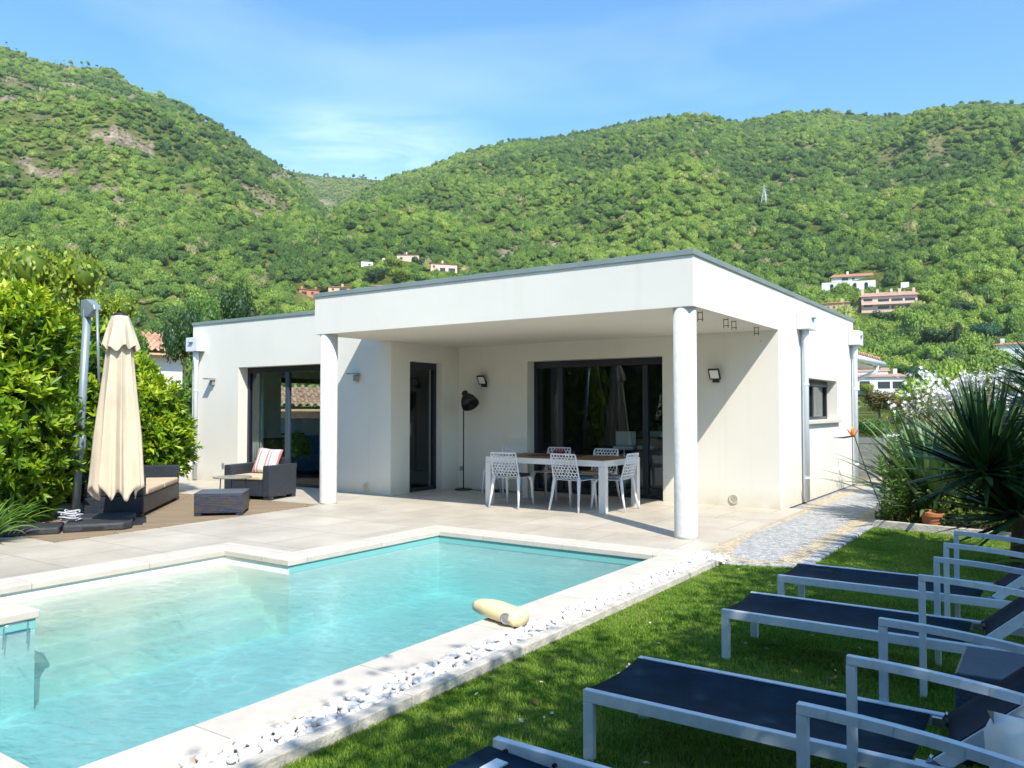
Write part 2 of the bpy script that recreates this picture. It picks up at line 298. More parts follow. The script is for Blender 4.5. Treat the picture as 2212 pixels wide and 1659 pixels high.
def watermat():
    m = bpy.data.materials.new('pool_water'); m.use_nodes = True; nt = m.node_tree; nt.nodes.remove(nt.nodes['Principled BSDF']); L = nt.links.new
    tc = N(nt, 'ShaderNodeTexCoord')
    # painted caustics: a brighter net in the transparent tint stands in for ripple-focused sunlight
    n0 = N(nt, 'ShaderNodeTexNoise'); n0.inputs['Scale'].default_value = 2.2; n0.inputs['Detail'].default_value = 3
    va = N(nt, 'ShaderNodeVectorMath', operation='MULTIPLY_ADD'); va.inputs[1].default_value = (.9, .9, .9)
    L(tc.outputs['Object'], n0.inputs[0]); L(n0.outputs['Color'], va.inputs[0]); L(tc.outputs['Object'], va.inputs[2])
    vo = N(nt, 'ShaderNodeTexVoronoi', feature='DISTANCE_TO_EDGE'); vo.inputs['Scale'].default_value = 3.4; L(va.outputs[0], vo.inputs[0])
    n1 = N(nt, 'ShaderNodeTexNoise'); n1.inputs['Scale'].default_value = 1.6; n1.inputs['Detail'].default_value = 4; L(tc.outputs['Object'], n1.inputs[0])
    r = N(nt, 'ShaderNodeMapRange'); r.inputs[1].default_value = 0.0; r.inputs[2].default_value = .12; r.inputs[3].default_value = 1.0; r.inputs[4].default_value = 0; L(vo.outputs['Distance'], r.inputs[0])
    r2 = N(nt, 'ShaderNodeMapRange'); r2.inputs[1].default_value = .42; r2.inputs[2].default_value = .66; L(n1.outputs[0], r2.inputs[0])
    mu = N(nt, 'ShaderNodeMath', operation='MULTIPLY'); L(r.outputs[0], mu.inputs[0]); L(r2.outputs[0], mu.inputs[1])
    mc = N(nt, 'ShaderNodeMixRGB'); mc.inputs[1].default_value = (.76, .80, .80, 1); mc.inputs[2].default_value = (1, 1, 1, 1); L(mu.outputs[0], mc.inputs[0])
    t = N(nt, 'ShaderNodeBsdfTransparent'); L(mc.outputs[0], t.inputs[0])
    g = N(nt, 'ShaderNodeBsdfGlossy'); g.inputs['Roughness'].default_value = .06; f = N(nt, 'ShaderNodeFresnel'); f.inputs[0].default_value = 1.33
    mp = N(nt, 'ShaderNodeMapping'); mp.inputs['Rotation'].default_value = (0, 0, rad(38)); mp.inputs['Scale'].default_value = (1, 1.7, 1); L(tc.outputs['Object'], mp.inputs[0])
    n2 = N(nt, 'ShaderNodeTexNoise'); n2.inputs['Scale'].default_value = 7; n2.inputs['Detail'].default_value = 5; n2.inputs['Roughness'].default_value = .6; n2.inputs['Distortion'].default_value = .6; L(mp.outputs[0], n2.inputs[0])
    bp = N(nt, 'ShaderNodeBump'); bp.inputs['Strength'].default_value = .6; bp.inputs['Distance'].default_value = .016; L(n2.outputs[0], bp.inputs['Height'])
    L(bp.outputs[0], g.inputs['Normal']); L(bp.outputs[0], f.inputs['Normal'])
    bp2 = N(nt, 'ShaderNodeBump'); bp2.inputs['Strength'].default_value = 1; bp2.inputs['Distance'].default_value = .04; L(n2.outputs[0], bp2.inputs['Height'])
    rf = N(nt, 'ShaderNodeBsdfRefraction'); rf.inputs['IOR'].default_value = 1.33; rf.inputs['Roughness'].default_value = .2; L(bp2.outputs[0], rf.inputs['Normal']); t0 = t; t = N(nt, 'ShaderNodeMixShader'); t.inputs[0].default_value = .27; L(t0.outputs[0], t.inputs[1]); L(rf.outputs[0], t.inputs[2])
    mxs = N(nt, 'ShaderNodeMixShader'); L(f.outputs[0], mxs.inputs[0]); L(t.outputs[0], mxs.inputs[1]); L(g.outputs[0], mxs.inputs[2]); L(mxs.outputs[0], nt.nodes['Material Output'].inputs[0])
    v = N(nt, 'ShaderNodeVolumeAbsorption'); v.inputs[0].default_value = (.02, .88, .93, 1); v.inputs[1].default_value = .37; L(v.outputs[0], nt.nodes['Material Output'].inputs[1])
    return m
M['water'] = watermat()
M['liner'] = pmat('pale_aqua_pool_liner', (.80, .95, .95), .7, var=.03, vscale=1.5)
M['liner_cream'] = pmat('cream_pool_liner', (.88, .91, .82), .7, var=.03, vscale=3)

# ------------------------------------------------------------------ setting: terrace, deck, pool, path, lawn
ZL = -.06                      # lawn level; the terrace is level zero
WX0, WX1, WY0, WY1 = -2.62, .06, -6.6, -1.07          # main basin
BX0, BY0, BY1 = -3.56, -5.38, -3.22                   # stair bay on the basin's left
def rects_minus(X, Y, inside):
    """grid cells of X x Y for which inside(cx, cy) is true"""
    return [(X[i], X[i+1], Y[j], Y[j+1]) for i in range(len(X)-1) for j in range(len(Y)-1) if inside((X[i]+X[i+1])/2, (Y[j]+Y[j+1])/2)]
def in_water(x, y): return (WX0 < x < WX1 and WY0 < y < WY1) or (BX0 < x <= WX0 and BY0 < y < BY1)
cw = .32
def in_cop(x, y):
    a = (WX0-cw < x < .33 and WY0-cw < y < WY1+cw+.03) or (BX0-cw-.04 < x < WX0 and BY0-cw < y < BY1+cw)
    return a and not in_water(x, y)
def in_pool_outer(x, y): return in_cop(x, y) or in_water(x, y)
mb = MB()
for x0, x1, y0, y1 in rects_minus([-16, -9.4, BX0-cw-.04, WX0-cw, .33, .02+.3, ][0:0]+[-16, BX0-cw-.04, WX0-cw, .27, .33], [-10, WY0-cw, BY0-cw, BY1+cw, WY1+cw+.03, 1.0, 3.4], lambda x, y: not in_pool_outer(x, y) and x < .33 and y < 3.4 and not (x > .27 and y < WY1+cw+.03) and not (x > .27 and y > -.5)):
    mb.bb(x0, x1, y0, y1, -.3, 0)
tag(mb.build('terrace', M['terrace']), 'beige tiled terrace round the pool and under the canopy', kind='structure')
mb = MB(); mb.prism([(-5.72, -.08), (-5.66, -.30), (-5.46, -3.9), (-16, -3.9), (-16, -.75)], -.02, .005)
tag(mb.build('deck', M['deck']), 'weathered wooden deck at the left of the terrace', kind='structure')
mb = MB()
cells = rects_minus([BX0-cw-.04, BX0, WX0-cw, WX0, WX1, .33], [WY0-cw, WY0, BY0-cw, BY0, BY1, BY1+cw, WY1, WY1+cw+.03], in_cop)
for c in cells: mb.bb(*c, -.045, .012)
cop = mb.build('pool_coping', M['coping']); tag(cop, kind='structure')
bm = bmesh.new(); bm.from_mesh(cop.data); bmesh.ops.remove_doubles(bm, verts=bm.verts, dist=1e-4)
# drop the inner walls shared by two cells
seen = {}
for f in bm.faces:
    k = tuple(sorted(v.index for v in f.verts)); seen.setdefault(k, []).append(f)
bmesh.ops.delete(bm, geom=[f for g in seen.values() if len(g) > 1 for f in g], context='FACES_ONLY'); bmesh.ops.recalc_face_normals(bm, faces=bm.faces)
bm.to_mesh(cop.data); bm.free()
md = cop.modifiers.new('bevel', 'BEVEL'); md.width = .008; md.segments = 2; md.limit_method = 'ANGLE'; md.angle_limit = rad(50)
g_ = .02                                             # the liner stands back under the coping
mb = MB(); D_ = -.68
X0, X1, Y0, Y1 = WX0-g_, WX1+g_, WY0-g_, WY1+g_
mb.add([(X0, Y0, D_), (X1, Y0, D_), (X1, Y1, D_), (X0, Y1, D_)], [(0, 1, 2, 3)])
mb.add([(BX0, BY0-g_, D_), (X0, BY0-g_, D_), (X0, BY1+g_, D_), (BX0, BY1+g_, D_)], [(0, 1, 2, 3)])
def vwall(m, a, b, z0, z1): m.add([(*a, z0), (*b, z0), (*b, z1), (*a, z1)], [(0, 1, 2, 3)])
zt = -.045
vwall(mb, (X0, Y0), (X1, Y0), D_, zt); vwall(mb, (X1, Y0), (X1, Y1), D_, zt); vwall(mb, (X1, Y1), (X0, Y1), D_, zt)
vwall(mb, (X0, Y1), (X0, BY1+g_), D_, zt); vwall(mb, (X0, Y0), (X0, BY0-g_), D_, zt)
tag(mb.build('pool_basin', M['liner']), kind='structure')
mb = MB(); o_ = .004; zb = -.118
vwall(mb, (X1-o_, Y0), (X1-o_, Y1), zb, zt); vwall(mb, (X1, Y1-o_), (X0, Y1-o_), zb, zt); vwall(mb, (X0+o_, Y1), (X0+o_, BY1+g_), zb, zt); vwall(mb, (X0+o_, Y0), (X0+o_, BY0-g_), zb, zt)
tag(mb.build('pool_waterline_band', pmat('turquoise_liner_band', (.2, .50, .48), .6)), kind='structure')
mb = MB(); st = [(BX0-g_, zt), (BX0-g_, -.16), (-3.38, -.19), (-3.37, -.29), (-3.19, -.30), (-3.18, -.40), (-3.0, -.41), (-2.99, -.51), (-2.82, -.52), (-2.80, -.69)]
for (xa, za), (xb, zb) in zip(st[:-1], st[1:]):
    mb.add([(xa, BY0-g_, za), (xa, BY1+g_, za), (xb, BY1+g_, zb), (xb, BY0-g_, zb)], [(0, 1, 2, 3)])
for y in (BY0-g_, BY1+g_):
    mb.add([(BX0-g_, y, zt), (X0, y, zt), (X0, y, D_), (BX0-g_, y, D_)], [(0, 1, 2, 3)])
tag(mb.build('pool_steps', M['liner_cream']), kind='structure')
# water body, its sides buried a centimetre in the liner
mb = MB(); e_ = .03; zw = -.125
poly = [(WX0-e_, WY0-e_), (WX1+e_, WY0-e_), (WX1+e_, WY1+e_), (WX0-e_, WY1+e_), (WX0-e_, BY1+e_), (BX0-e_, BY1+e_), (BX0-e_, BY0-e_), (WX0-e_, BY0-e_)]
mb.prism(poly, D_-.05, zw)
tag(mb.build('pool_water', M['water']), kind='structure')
# ground under everything, lawn, path, planting bed
M['ground'] = pmat('dry_scrub_ground', (.12, .12, .05), .95, col2=(.26, .2, .12), vscale=.5, bump=.6, bscale=8)
mb = MB()
big = 150
for x0, x1, y0, y1 in rects_minus([-big, BX0-.3, WX1+.2, big], [-big, WY0-.2, WY1+.2, big], lambda x, y: not (BX0-.3 < x < WX1+.2 and WY0-.2 < y < WY1+.2)): mb.sheet(x0, x1, y0, y1, -.12)
tag(mb.build('ground', M['ground']), kind='structure')
def lawnmat():
    m = pmat('short_turf', (.05, .10, .015), .9, spec=.1, col2=(.08, .15, .02), vscale=2.2, bump=.9, bscale=160)
    return m
M['turf'] = lawnmat()
lawn_poly = [(.6, -9.6), (5.2, -9.6), (5.2, 2.1), (2.6, 2.3), (1.29, 2.52), (1.31, -.58), (.62, -.84)]
mb = MB(); mb.prism(lawn_poly, -.14, ZL)
tag(mb.build('lawn', M['turf']), kind='structure')
def pathmat():
    m = bpy.data.materials.new('cobbled_path'); m.use_nodes = True; nt = m.node_tree; b = nt.nodes['Principled BSDF']; L = nt.links.new
    tc = N(nt, 'ShaderNodeTexCoord'); vo = N(nt, 'ShaderNodeTexVoronoi'); vo.inputs['Scale'].default_value = 26; vo.inputs['Randomness'].default_value = .7; L(tc.outputs['Object'], vo.inputs[0])
    ed = N(nt, 'ShaderNodeTexVoronoi', feature='DISTANCE_TO_EDGE'); ed.inputs['Scale'].default_value = 26; ed.inputs['Randomness'].default_value = .7; L(tc.outputs['Object'], ed.inputs[0])
    a = N(nt, 'ShaderNodeAttribute', attribute_name='edge')
    no = N(nt, 'ShaderNodeTexNoise'); no.inputs['Scale'].default_value = 9; L(tc.outputs['Object'], no.inputs[0])
    ma = N(nt, 'ShaderNodeMath', operation='MULTIPLY_ADD'); ma.inputs[1].default_value = .1; L(no.outputs[0], ma.inputs[0]); L(a.outputs['Fac'], ma.inputs[2])
    r = N(nt, 'ShaderNodeValToRGB'); r.color_ramp.interpolation = 'CONSTANT'; e = r.color_ramp.elements; e[0].position = 0; e[0].color = (.36, .38, .4, 1); e[1].position = .155; e[1].color = (.5, .42, .29, 1); n_ = e.new(.36); n_.color = (.4, .41, .41, 1)
    L(ma.outputs[0], r.inputs[0]); hs = N(nt, 'ShaderNodeHueSaturation'); L(r.outputs[0], hs.inputs['Color'])
    mr = N(nt, 'ShaderNodeMapRange'); mr.inputs[3].default_value = .72; mr.inputs[4].default_value = 1.3; sp = N(nt, 'ShaderNodeSeparateXYZ'); L(vo.outputs['Color'], sp.inputs[0]); L(sp.outputs[0], mr.inputs[0]); L(mr.outputs[0], hs.inputs['Value'])
    mx = N(nt, 'ShaderNodeMixRGB'); mr2 = N(nt, 'ShaderNodeMapRange'); mr2.inputs[1].default_value = .0; mr2.inputs[2].default_value = .09; L(ed.outputs['Distance'], mr2.inputs[0]); L(mr2.outputs[0], mx.inputs[0])
    mx.inputs[1].default_value = (.3, .28, .24, 1); L(hs.outputs[0], mx.inputs[2]); L(mx.outputs[0], b.inputs['Base Color']); b.inputs['Roughness'].default_value = .8
    bp = N(nt, 'ShaderNodeBump'); bp.inputs['Strength'].default_value = .7; bp.inputs['Distance'].default_value = .006; L(mr2.outputs[0], bp.inputs['Height']); L(bp.outputs[0], b.inputs['Normal'])
    return m
# path mesh with an 'edge' attribute: metres from its border
py = np.arange(-.86, 14, .08); V = []; A = []; nx = 24
for y in py:
    xl = .27 if y < -.45 else max(.0, .23*(1-(y+.45)/1.3)); xr = 1.31
    if y < -.56: xr = max(.62, 1.31-(-.56-y)*2.4)
    if y < -.6: xl = .27+max(0, -.6-y)*.9
    for i in range(nx+1):
        x = xl+(xr-xl)*i/nx; V.append((x, y, -.032)); A.append(min(x-xl, xr-x, y+.86))
Fq = [(j*(nx+1)+i, j*(nx+1)+i+1, (j+1)*(nx+1)+i+1, (j+1)*(nx+1)+i) for j in range(len(py)-1) for i in range(nx)]
pth = np_mesh('path', V, Fq, pathmat(), attrs={'edge': A}); tag(pth, kind='structure'); md = pth.modifiers.new('thickness', 'SOLIDIFY'); md.thickness = .08; md.offset = -1
kerb = thing('kerb', 'low pale concrete kerb between the white pebbles and the lawn', 'kerb')
for i, (ya, yb) in enumerate([(-9.3, -7.4), (-7.4, -6.15), (-6.15, -5.17), (-5.17, -4.17), (-4.17, -3.17), (-3.17, -2.17), (-2.17, -1.4), (-1.4, -.88)]):
    MB().bb(.52, .60, ya+.003, yb-.003, -.14, .004+.003*(i % 2)).build('kerb_stone', M['kerb'], kerb, bevel=.006)
mb = MB(); mb.sheet(.3, .55, -9.5, -.6, -.055); tag(mb.build('pebble_bed', M['soil']), kind='structure')
bed = thing('bed_edging', 'thin pale stone edging between the lawn and the planting bed', 'edging')
pts = [(1.30, 2.52), (2.6, 2.30), (3.6, 2.05), (5.2, 1.8)]
for a, b in zip(pts[:-1], pts[1:]): MB().bar((*a, -.03), (*b, -.03), .06, .13).build('edging_stone', M['kerb'], bed, bevel=.006)
mb = MB(); mb.prism([(1.33, 2.56), (2.6, 2.34), (5.2, 1.84), (9, 4), (9, 14), (1.33, 14)], -.13, -.02)
tag(mb.build('soil', M['soil']), kind='structure')

# white pebbles (gravel)
ico = bmesh.new(); bmesh.ops.create_icosphere(ico, subdivisions=2, radius=1); IV = np.array([v.co[:] for v in ico.verts]); IF = np.array([[v.index for v in f.verts] for f in ico.faces]); ico.free()
ico = bmesh.new(); bmesh.ops.create_icosphere(ico, subdivisions=3, radius=1); IV3 = np.array([v.co[:] for v in ico.verts]); IF3 = np.array([[v.index for v in f.verts] for f in ico.faces]); ico.free()
def blobs(cs, rs, jit=.12, IV=IV, IF=IF):
    n = len(cs); k = len(IV)
    V = np.repeat(IV[None], n, 0)
    for _ in range(3):                                       # soft facets: squash along random planes
        d = rng.normal(size=(n, 1, 3)); d /= np.linalg.norm(d, axis=2, keepdims=True); t = (V*d).sum(2, keepdims=True); V = V-d*np.maximum(t-rng.uniform(.45, .8, (n, 1, 1)), 0)*.9
    V = V*rs[:, None, :]
    a = rng.uniform(0, 6.28, n); c, s = np.cos(a), np.sin(a); b = rng.uniform(-.5, .5, n); cb, sb = np.cos(b), np.sin(b)
    x, y, z = V[..., 0].copy(), V[..., 1].copy(), V[..., 2].copy(); y, z = y*cb[:, None]-z*sb[:, None], y*sb[:, None]+z*cb[:, None]
    V = np.stack([x*c[:, None]-y*s[:, None], x*s[:, None]+y*c[:, None], z], 2)+cs[:, None, :]
    return V.reshape(-1, 3), (IF[None]+np.arange(n)[:, None, None]*k).reshape(-1, 3)
ys = []; y = -9.2
cs = []; rs = []
for layer, (zz, dens) in enumerate([(-.035, 1.0), (-.006, .95)]):
    y = -9.2
    while y < -.82:
        for x in np.arange(.34, .515, .034):
            if random.random() < dens:
                r = random.uniform(.014, .027); cs.append((x+random.uniform(-.012, .012)+(.02 if layer else 0)*0, y+random.uniform(-.02, .02), zz+random.uniform(-.008, .008)+(.008 if r > .028 else 0)))
                rs.append((r*random.uniform(1, 1.35), r, r*random.uniform(.6, .85)))
        y += .034
for _ in range(160):                                          # they spill out at the path end
    cs.append((random.uniform(.3, .62), random.uniform(-.95, -.66), random.uniform(-.03, .012))); r = random.uniform(.016, .028); rs.append((r*1.2, r, r*.75))
V, Fq = blobs(np.array(cs), np.array(rs))
tag(np_mesh('gravel', V, Fq, M['pebble'], smooth=True), 'white rounded decorative pebbles in the strip beside the pool coping', 'gravel', kind='stuff')

# ------------------------------------------------------------------ grass blades
def instancer(name, pts, attrs, protos, mat=None):
    """one object whose geometry nodes put the protos on its points"""
    o = np_mesh(name, pts, np.zeros((0, 3), int).reshape(0, 3), None, attrs=attrs) if False else None
    me = bpy.data.meshes.new(name); me.vertices.add(len(pts)); me.vertices.foreach_set('co', np.asarray(pts, np.float32).ravel()); me.update()
    for a, val in attrs.items():
        val = np.asarray(val)
        if val.ndim == 2: q = me.attributes.new(a, 'FLOAT_VECTOR', 'POINT'); q.data.foreach_set('vector', val.astype(np.float32).ravel())
        elif val.dtype.kind == 'i': q = me.attributes.new(a, 'INT', 'POINT'); q.data.foreach_set('value', val.astype(np.int32))
        else: q = me.attributes.new(a, 'FLOAT', 'POINT'); q.data.foreach_set('value', val.astype(np.float32))
    o = bpy.data.objects.new(name, me); COL.objects.link(o)
    c = bpy.data.collections.new(name+'_sources')
    for p in protos: c.objects.link(p)
    ng = bpy.data.node_groups.new(name+'_nodes', 'GeometryNodeTree'); ng.is_modifier = True
    ng.interface.new_socket('Geometry', in_out='INPUT', socket_type='NodeSocketGeometry'); ng.interface.new_socket('Geometry', in_out='OUTPUT', socket_type='NodeSocketGeometry')
    gi = ng.nodes.new('NodeGroupInput'); go = ng.nodes.new('NodeGroupOutput'); ip = ng.nodes.new('GeometryNodeInstanceOnPoints'); ci = ng.nodes.new('GeometryNodeCollectionInfo')
    ci.inputs['Collection'].default_value = c; ci.inputs['Separate Children'].default_value = True; ci.inputs['Reset Children'].default_value = True
    ip.inputs['Pick Instance'].default_value = True
    def na(n, t):
        x = ng.nodes.new('GeometryNodeInputNamedAttribute'); x.data_type = t; x.inputs[0].default_value = n; return x.outputs[0]
    k = ng.links.new; k(gi.outputs[0], ip.inputs['Points']); k(ci.outputs[0], ip.inputs['Instance']); k(na('idx', 'INT'), ip.inputs['Instance Index']); k(na('rot', 'FLOAT_VECTOR'), ip.inputs['Rotation']); k(na('scl', 'FLOAT_VECTOR'), ip.inputs['Scale']); k(ip.outputs[0], go.inputs[0])
    md = o.modifiers.new('scatter', 'NODES'); md.node_group = ng
    return o
def blades(n, x0, x1, y0, y1, h0, h1, wd, m, name):
    p = np.stack([rng.uniform(x0, x1, n), rng.uniform(y0, y1, n), np.zeros(n)], 1); a = rng.uniform(0, 6.28, n); h = rng.uniform(h0, h1, n); lean = rng.uniform(.1, .75, n)*h
    d = np.stack([np.cos(a), np.sin(a), 0*a], 1); s = np.stack([-np.sin(a), np.cos(a), 0*a], 1)*wd/2; up = np.array([0, 0, 1.])
    b0 = p-s; b1 = p+s; m0 = p+up*(h*.6)[:, None]+d*(lean*.35)[:, None]-s*.8; m1 = m0+s*1.6; t = p+up*h[:, None]*.95+d*lean[:, None]
    V = np.stack([b0, b1, m1, m0, t], 1).reshape(-1, 3); i = np.arange(n)[:, None]*5
    F3 = np.concatenate([i+[0, 1, 2], i+[0, 2, 3], i+[3, 2, 4]], 0)
    return np_mesh(name, V, F3, m, attrs={'tint': np.repeat(rng.uniform(0, 1, n), 5)}, link=False)
M['grass'] = leafmat('artificial_grass_blade', [(.07, .17, .012), (.14, .29, .02), (.24, .40, .035), (.34, .40, .10)], .5, .3)
_nt = M['grass'].node_tree; _r = [n for n in _nt.nodes if n.type == 'VALTORGB'][0]; _g = N(_nt, 'ShaderNodeNewGeometry'); _n = N(_nt, 'ShaderNodeTexNoise'); _n.inputs['Scale'].default_value = 1.7; _n.inputs['Detail'].default_value = 5; _n.inputs['Roughness'].default_value = .65
_m = N(_nt, 'ShaderNodeMapRange'); _m.inputs[1].default_value = .35; _m.inputs[2].default_value = .7; _m.inputs[3].default_value = -.28; _m.inputs[4].default_value = .38; _a = N(_nt, 'ShaderNodeMath', operation='ADD', use_clamp=True)
_nt.links.new(_g.outputs['Position'], _n.inputs[0]); _nt.links.new(_n.outputs[0], _m.inputs[0]); _nt.links.new(_m.outputs[0], _a.inputs[0]); _nt.links.new([n for n in _nt.nodes if n.type == 'ATTRIBUTE'][0].outputs['Fac'], _a.inputs[1]); _nt.links.new(_a.outputs[0], _r.inputs[0])
gs = [blades(1500, -.16, .16, -.16, .16, .011, .025, .003, M['grass'], 'turf_patch') for _ in range(3)]
def inpoly(x, y, P):
    c = False; j = len(P)-1
    for i in range(len(P)):
        if (P[i][1] > y) != (P[j][1] > y) and x < (P[j][0]-P[i][0])*(y-P[i][1])/(P[j][1]-P[i][1])+P[i][0]: c = not c
        j = i
    return c
gp = [(x, y, ZL) for x in np.arange(.63, 5.1, .22) for y in np.arange(-7.2, 2.6, .22) if inpoly(x+.02, y, lawn_poly)]
for y in np.arange(-7.2, -.8, .1): gp.append((.68, y, ZL))
gp = np.array(gp); n = len(gp)
g = instancer('grass', gp, {'idx': rng.integers(0, 3, n), 'rot': np.stack([0*gp[:, 0], 0*gp[:, 0], rng.integers(0, 4, n)*math.pi/2], 1), 'scl': np.stack([np.ones(n), np.ones(n), rng.uniform(.85, 1.2, n)], 1)}, gs)
tag(g, 'dense green artificial turf blades covering the lawn', 'grass', kind='stuff')

# ------------------------------------------------------------------ the villa
villa = thing('villa', 'modern white flat roofed villa with covered terrace behind the pool', 'house')
T_, H_ = 3.1, 2.5
def wall_holes(mb, axis, p0, p1, a0, a1, z0, z1, holes):
    """slab between p0..p1 across the axis, spanning a0..a1, with rectangular holes (a,a,z,z)"""
    A = sorted({a0, a1, *[h[0] for h in holes], *[h[1] for h in holes]}); Z = sorted({z0, z1, *[h[2] for h in holes], *[h[3] for h in holes]})
    for x0, x1, y0, y1 in rects_minus(A, Z, lambda a, z: not any(h[0] < a < h[1] and h[2] < z < h[3] for h in holes)):
        if axis == 'y': mb.bb(x0, x1, p0, p1, y0, y1)
        else: mb.bb(p0, p1, x0, x1, y0, y1)
def merge_cells(o):
    bm = bmesh.new(); bm.from_mesh(o.data); bmesh.ops.remove_doubles(bm, verts=bm.verts, dist=1e-4); seen = {}
    for f in bm.faces: seen.setdefault(tuple(sorted(v.index for v in f.verts)), []).append(f)
    bmesh.ops.delete(bm, geom=[f for g in seen.values() if len(g) > 1 for f in g], context='FACES_ONLY'); bmesh.ops.recalc_face_normals(bm, faces=bm.faces); bm.to_mesh(o.data); bm.free()
ZT = T_-.03
mb = MB()
W1 = (-9.56, -7.28, -.02, 2.18); W2 = (1.86, 2.7, -.02, 2.19); W3 = (-4.19, -1.74, -.02, 2.2); W4 = (4.62, 6.7, 1.215, 1.88)
t = .3
wall_holes(mb, 'y', 1.4, 1.4+t, -11, -5.67, -.02, ZT, [W1])
m1 = mb.build('wall', M['wall'], villa); merge_cells(m1)
mb = MB(); wall_holes(mb, 'x', -5.67-t, -5.673, 1.4+t, 3.15, -.02, ZT, [W2]); m1 = mb.build('wall', M['wall'], villa); merge_cells(m1)
mb = MB(); wall_holes(mb, 'y', 3.15, 3.15+t, -5.67, -t, -.02, ZT, [W3]); m1 = mb.build('wall', M['wall'], villa); merge_cells(m1)
mb = MB(); wall_holes(mb, 'x', -t, 0, 3.15, 8.1, -.02, ZT, [W4]); m1 = mb.build('wall', M['wall'], villa); merge_cells(m1)
mb = MB(); wall_holes(mb, 'x', -11, -11+t, 1.4+t, 8.1, -.02, ZT, [(3.35, 4.95, .8, 2.08)]); m1 = mb.build('wall', M['wall'], villa); merge_cells(m1)
MB().bb(-11+t, -t, 8.1-t, 8.1, -.02, ZT).build('wall', M['wall'], villa)
MB().bb(-5.9, 0, 0, 3.147, H_, ZT).build('canopy', M['wall'], villa)
mb = MB(); mb.bb(-10.7, -5.97, 1.7, 7.8, 2.62, 2.9); mb.bb(-5.97, -.3, 3.45, 7.8, 2.62, 2.9); mb.build('roof', M['ceiling'], villa)
# metal capping: a strip that follows the whole roof edge
mb = MB(); cwid = .34
def capstrip(x0, x1, y0, y1): mb.bb(x0, x1, y0, y1, ZT-.018, T_+.012)
capstrip(-5.92, .02, -.02, cwid); capstrip(-.32, .02, cwid, 8.12); capstrip(-5.92, -5.6, cwid, 1.38); capstrip(-11.02, -5.6, 1.38, 1.7); capstrip(-11.02, -10.7, 1.7, 8.12); capstrip(-10.7, -.32, 7.8, 8.12)
mb.build('roof_capping', M['cap'], villa, bevel=.004)
mb = MB(); mb.bb(-5.6, -.32, .34, 1.7, 3.0, 3.05); mb.build('roof', pmat('roof_membrane', (.3, .3, .3), .9), villa)
for (x, y) in ((-.15, .13), (-5.73, .13)):
    MB().lathe([(.127, -.01), (.127, .03), (.125, .05), (.125, H_)], 40, (x, y, 0)).build('column', M['column'], villa, smooth=True)
    villa.children[-1].data.polygons.foreach_set('use_smooth', [len(p.vertices) == 4 for p in villa.children[-1].data.polygons])
# interiors
mb = MB(); mb.bb(-10.7, -5.97, 1.7, 7.8, -.06, .0); mb.bb(-5.97, -.3, 3.45, 7.8, -.06, -.0)
mb.build('floor', pmat('interior_grey_floor', (.22, .21, .2), .4), villa)
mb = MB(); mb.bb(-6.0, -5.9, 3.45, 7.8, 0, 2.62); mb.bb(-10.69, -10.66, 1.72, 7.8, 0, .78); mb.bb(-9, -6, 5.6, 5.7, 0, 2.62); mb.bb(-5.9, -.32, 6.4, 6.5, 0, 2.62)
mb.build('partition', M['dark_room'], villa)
# openings
def glazing(name, axis, p, a0, a1, z0, z1, stiles, fw=.065, mat='anth', dep=.07, sl=None, top=.11):
    """window or sliding door in the plane axis=p"""
    f = MB()
    def bx(m, A0, A1, Z0, Z1, q0, q1):
        if axis == 'y': m.bb(A0, A1, q0, q1, Z0, Z1)
        else: m.bb(q0, q1, A0, A1, Z0, Z1)
    bx(f, a0, a1, z1-top, z1, p, p+dep); bx(f, a0, a1, z0, z0+fw*.8, p, p+dep); bx(f, a0, a0+fw, z0+fw*.8, z1-top, p, p+dep); bx(f, a1-fw, a1, z0+fw*.8, z1-top, p, p+dep)
    fr = f.build('frame', M[mat], None, bevel=.003)
    edges = [a0+fw]+list(stiles)+[a1-fw]
    parts = [fr]
    for i, s in enumerate(stiles):
        g = MB(); bx(g, s-.045, s+.045, z0+fw*.8+.003, z1-top-.003, p-.012, p+dep-.01); parts.append(g.build('stile', M[sl or mat], None, bevel=.003))
    for i in range(len(edges)-1):
        g = MB(); l = edges[i]+(.045 if i > 0 else 0); h = edges[i+1]-(.045 if i < len(edges)-2 else 0)
        bx(g, l+.001, h-.001, z0+fw*.8+.001, z1-top-.001, p+.03, p+.038); parts.append(g.build('pane', M['glass'], None))
    q = parts[0]; q.name = name; q.parent = villa
    for r in parts[1:]: r.parent = q
    return q
w1 = glazing('sliding_door', 'y', 1.61, -9.56, -7.28, 0, 2.18, [-8.42], mat='anth', sl='blueanth')
w2 = glazing('glass_door', 'x', -5.87, 1.86, 2.7, 0, 2.19, [], fw=.07)
MB().bb(-5.80, -5.785, 2.0, 2.02, .95, 1.15).build('handle', M['chrome'], w2)
w3 = glazing('sliding_door', 'y', 3.36, -4.19, -1.74, 0, 2.2, [-3.66, -2.12], fw=.07)
w4 = glazing('window', 'x', -.24, 4.62, 6.7, 1.22, 1.88, [5.75], fw=.06)
MB().bb(-.2, .06, 4.56, 6.76, 1.16, 1.212).build('sill', M['sill'], w4, bevel=.006)
MB().tube([(-.15, 4.7, 1.80), (-.15, 6.6, 1.80)], .022, 10).build('roller_shutter', M['blueanth'], w4, smooth=True)
w5 = glazing('window', 'x', -10.9, 3.35, 4.95, .82, 2.08, [], fw=.05)
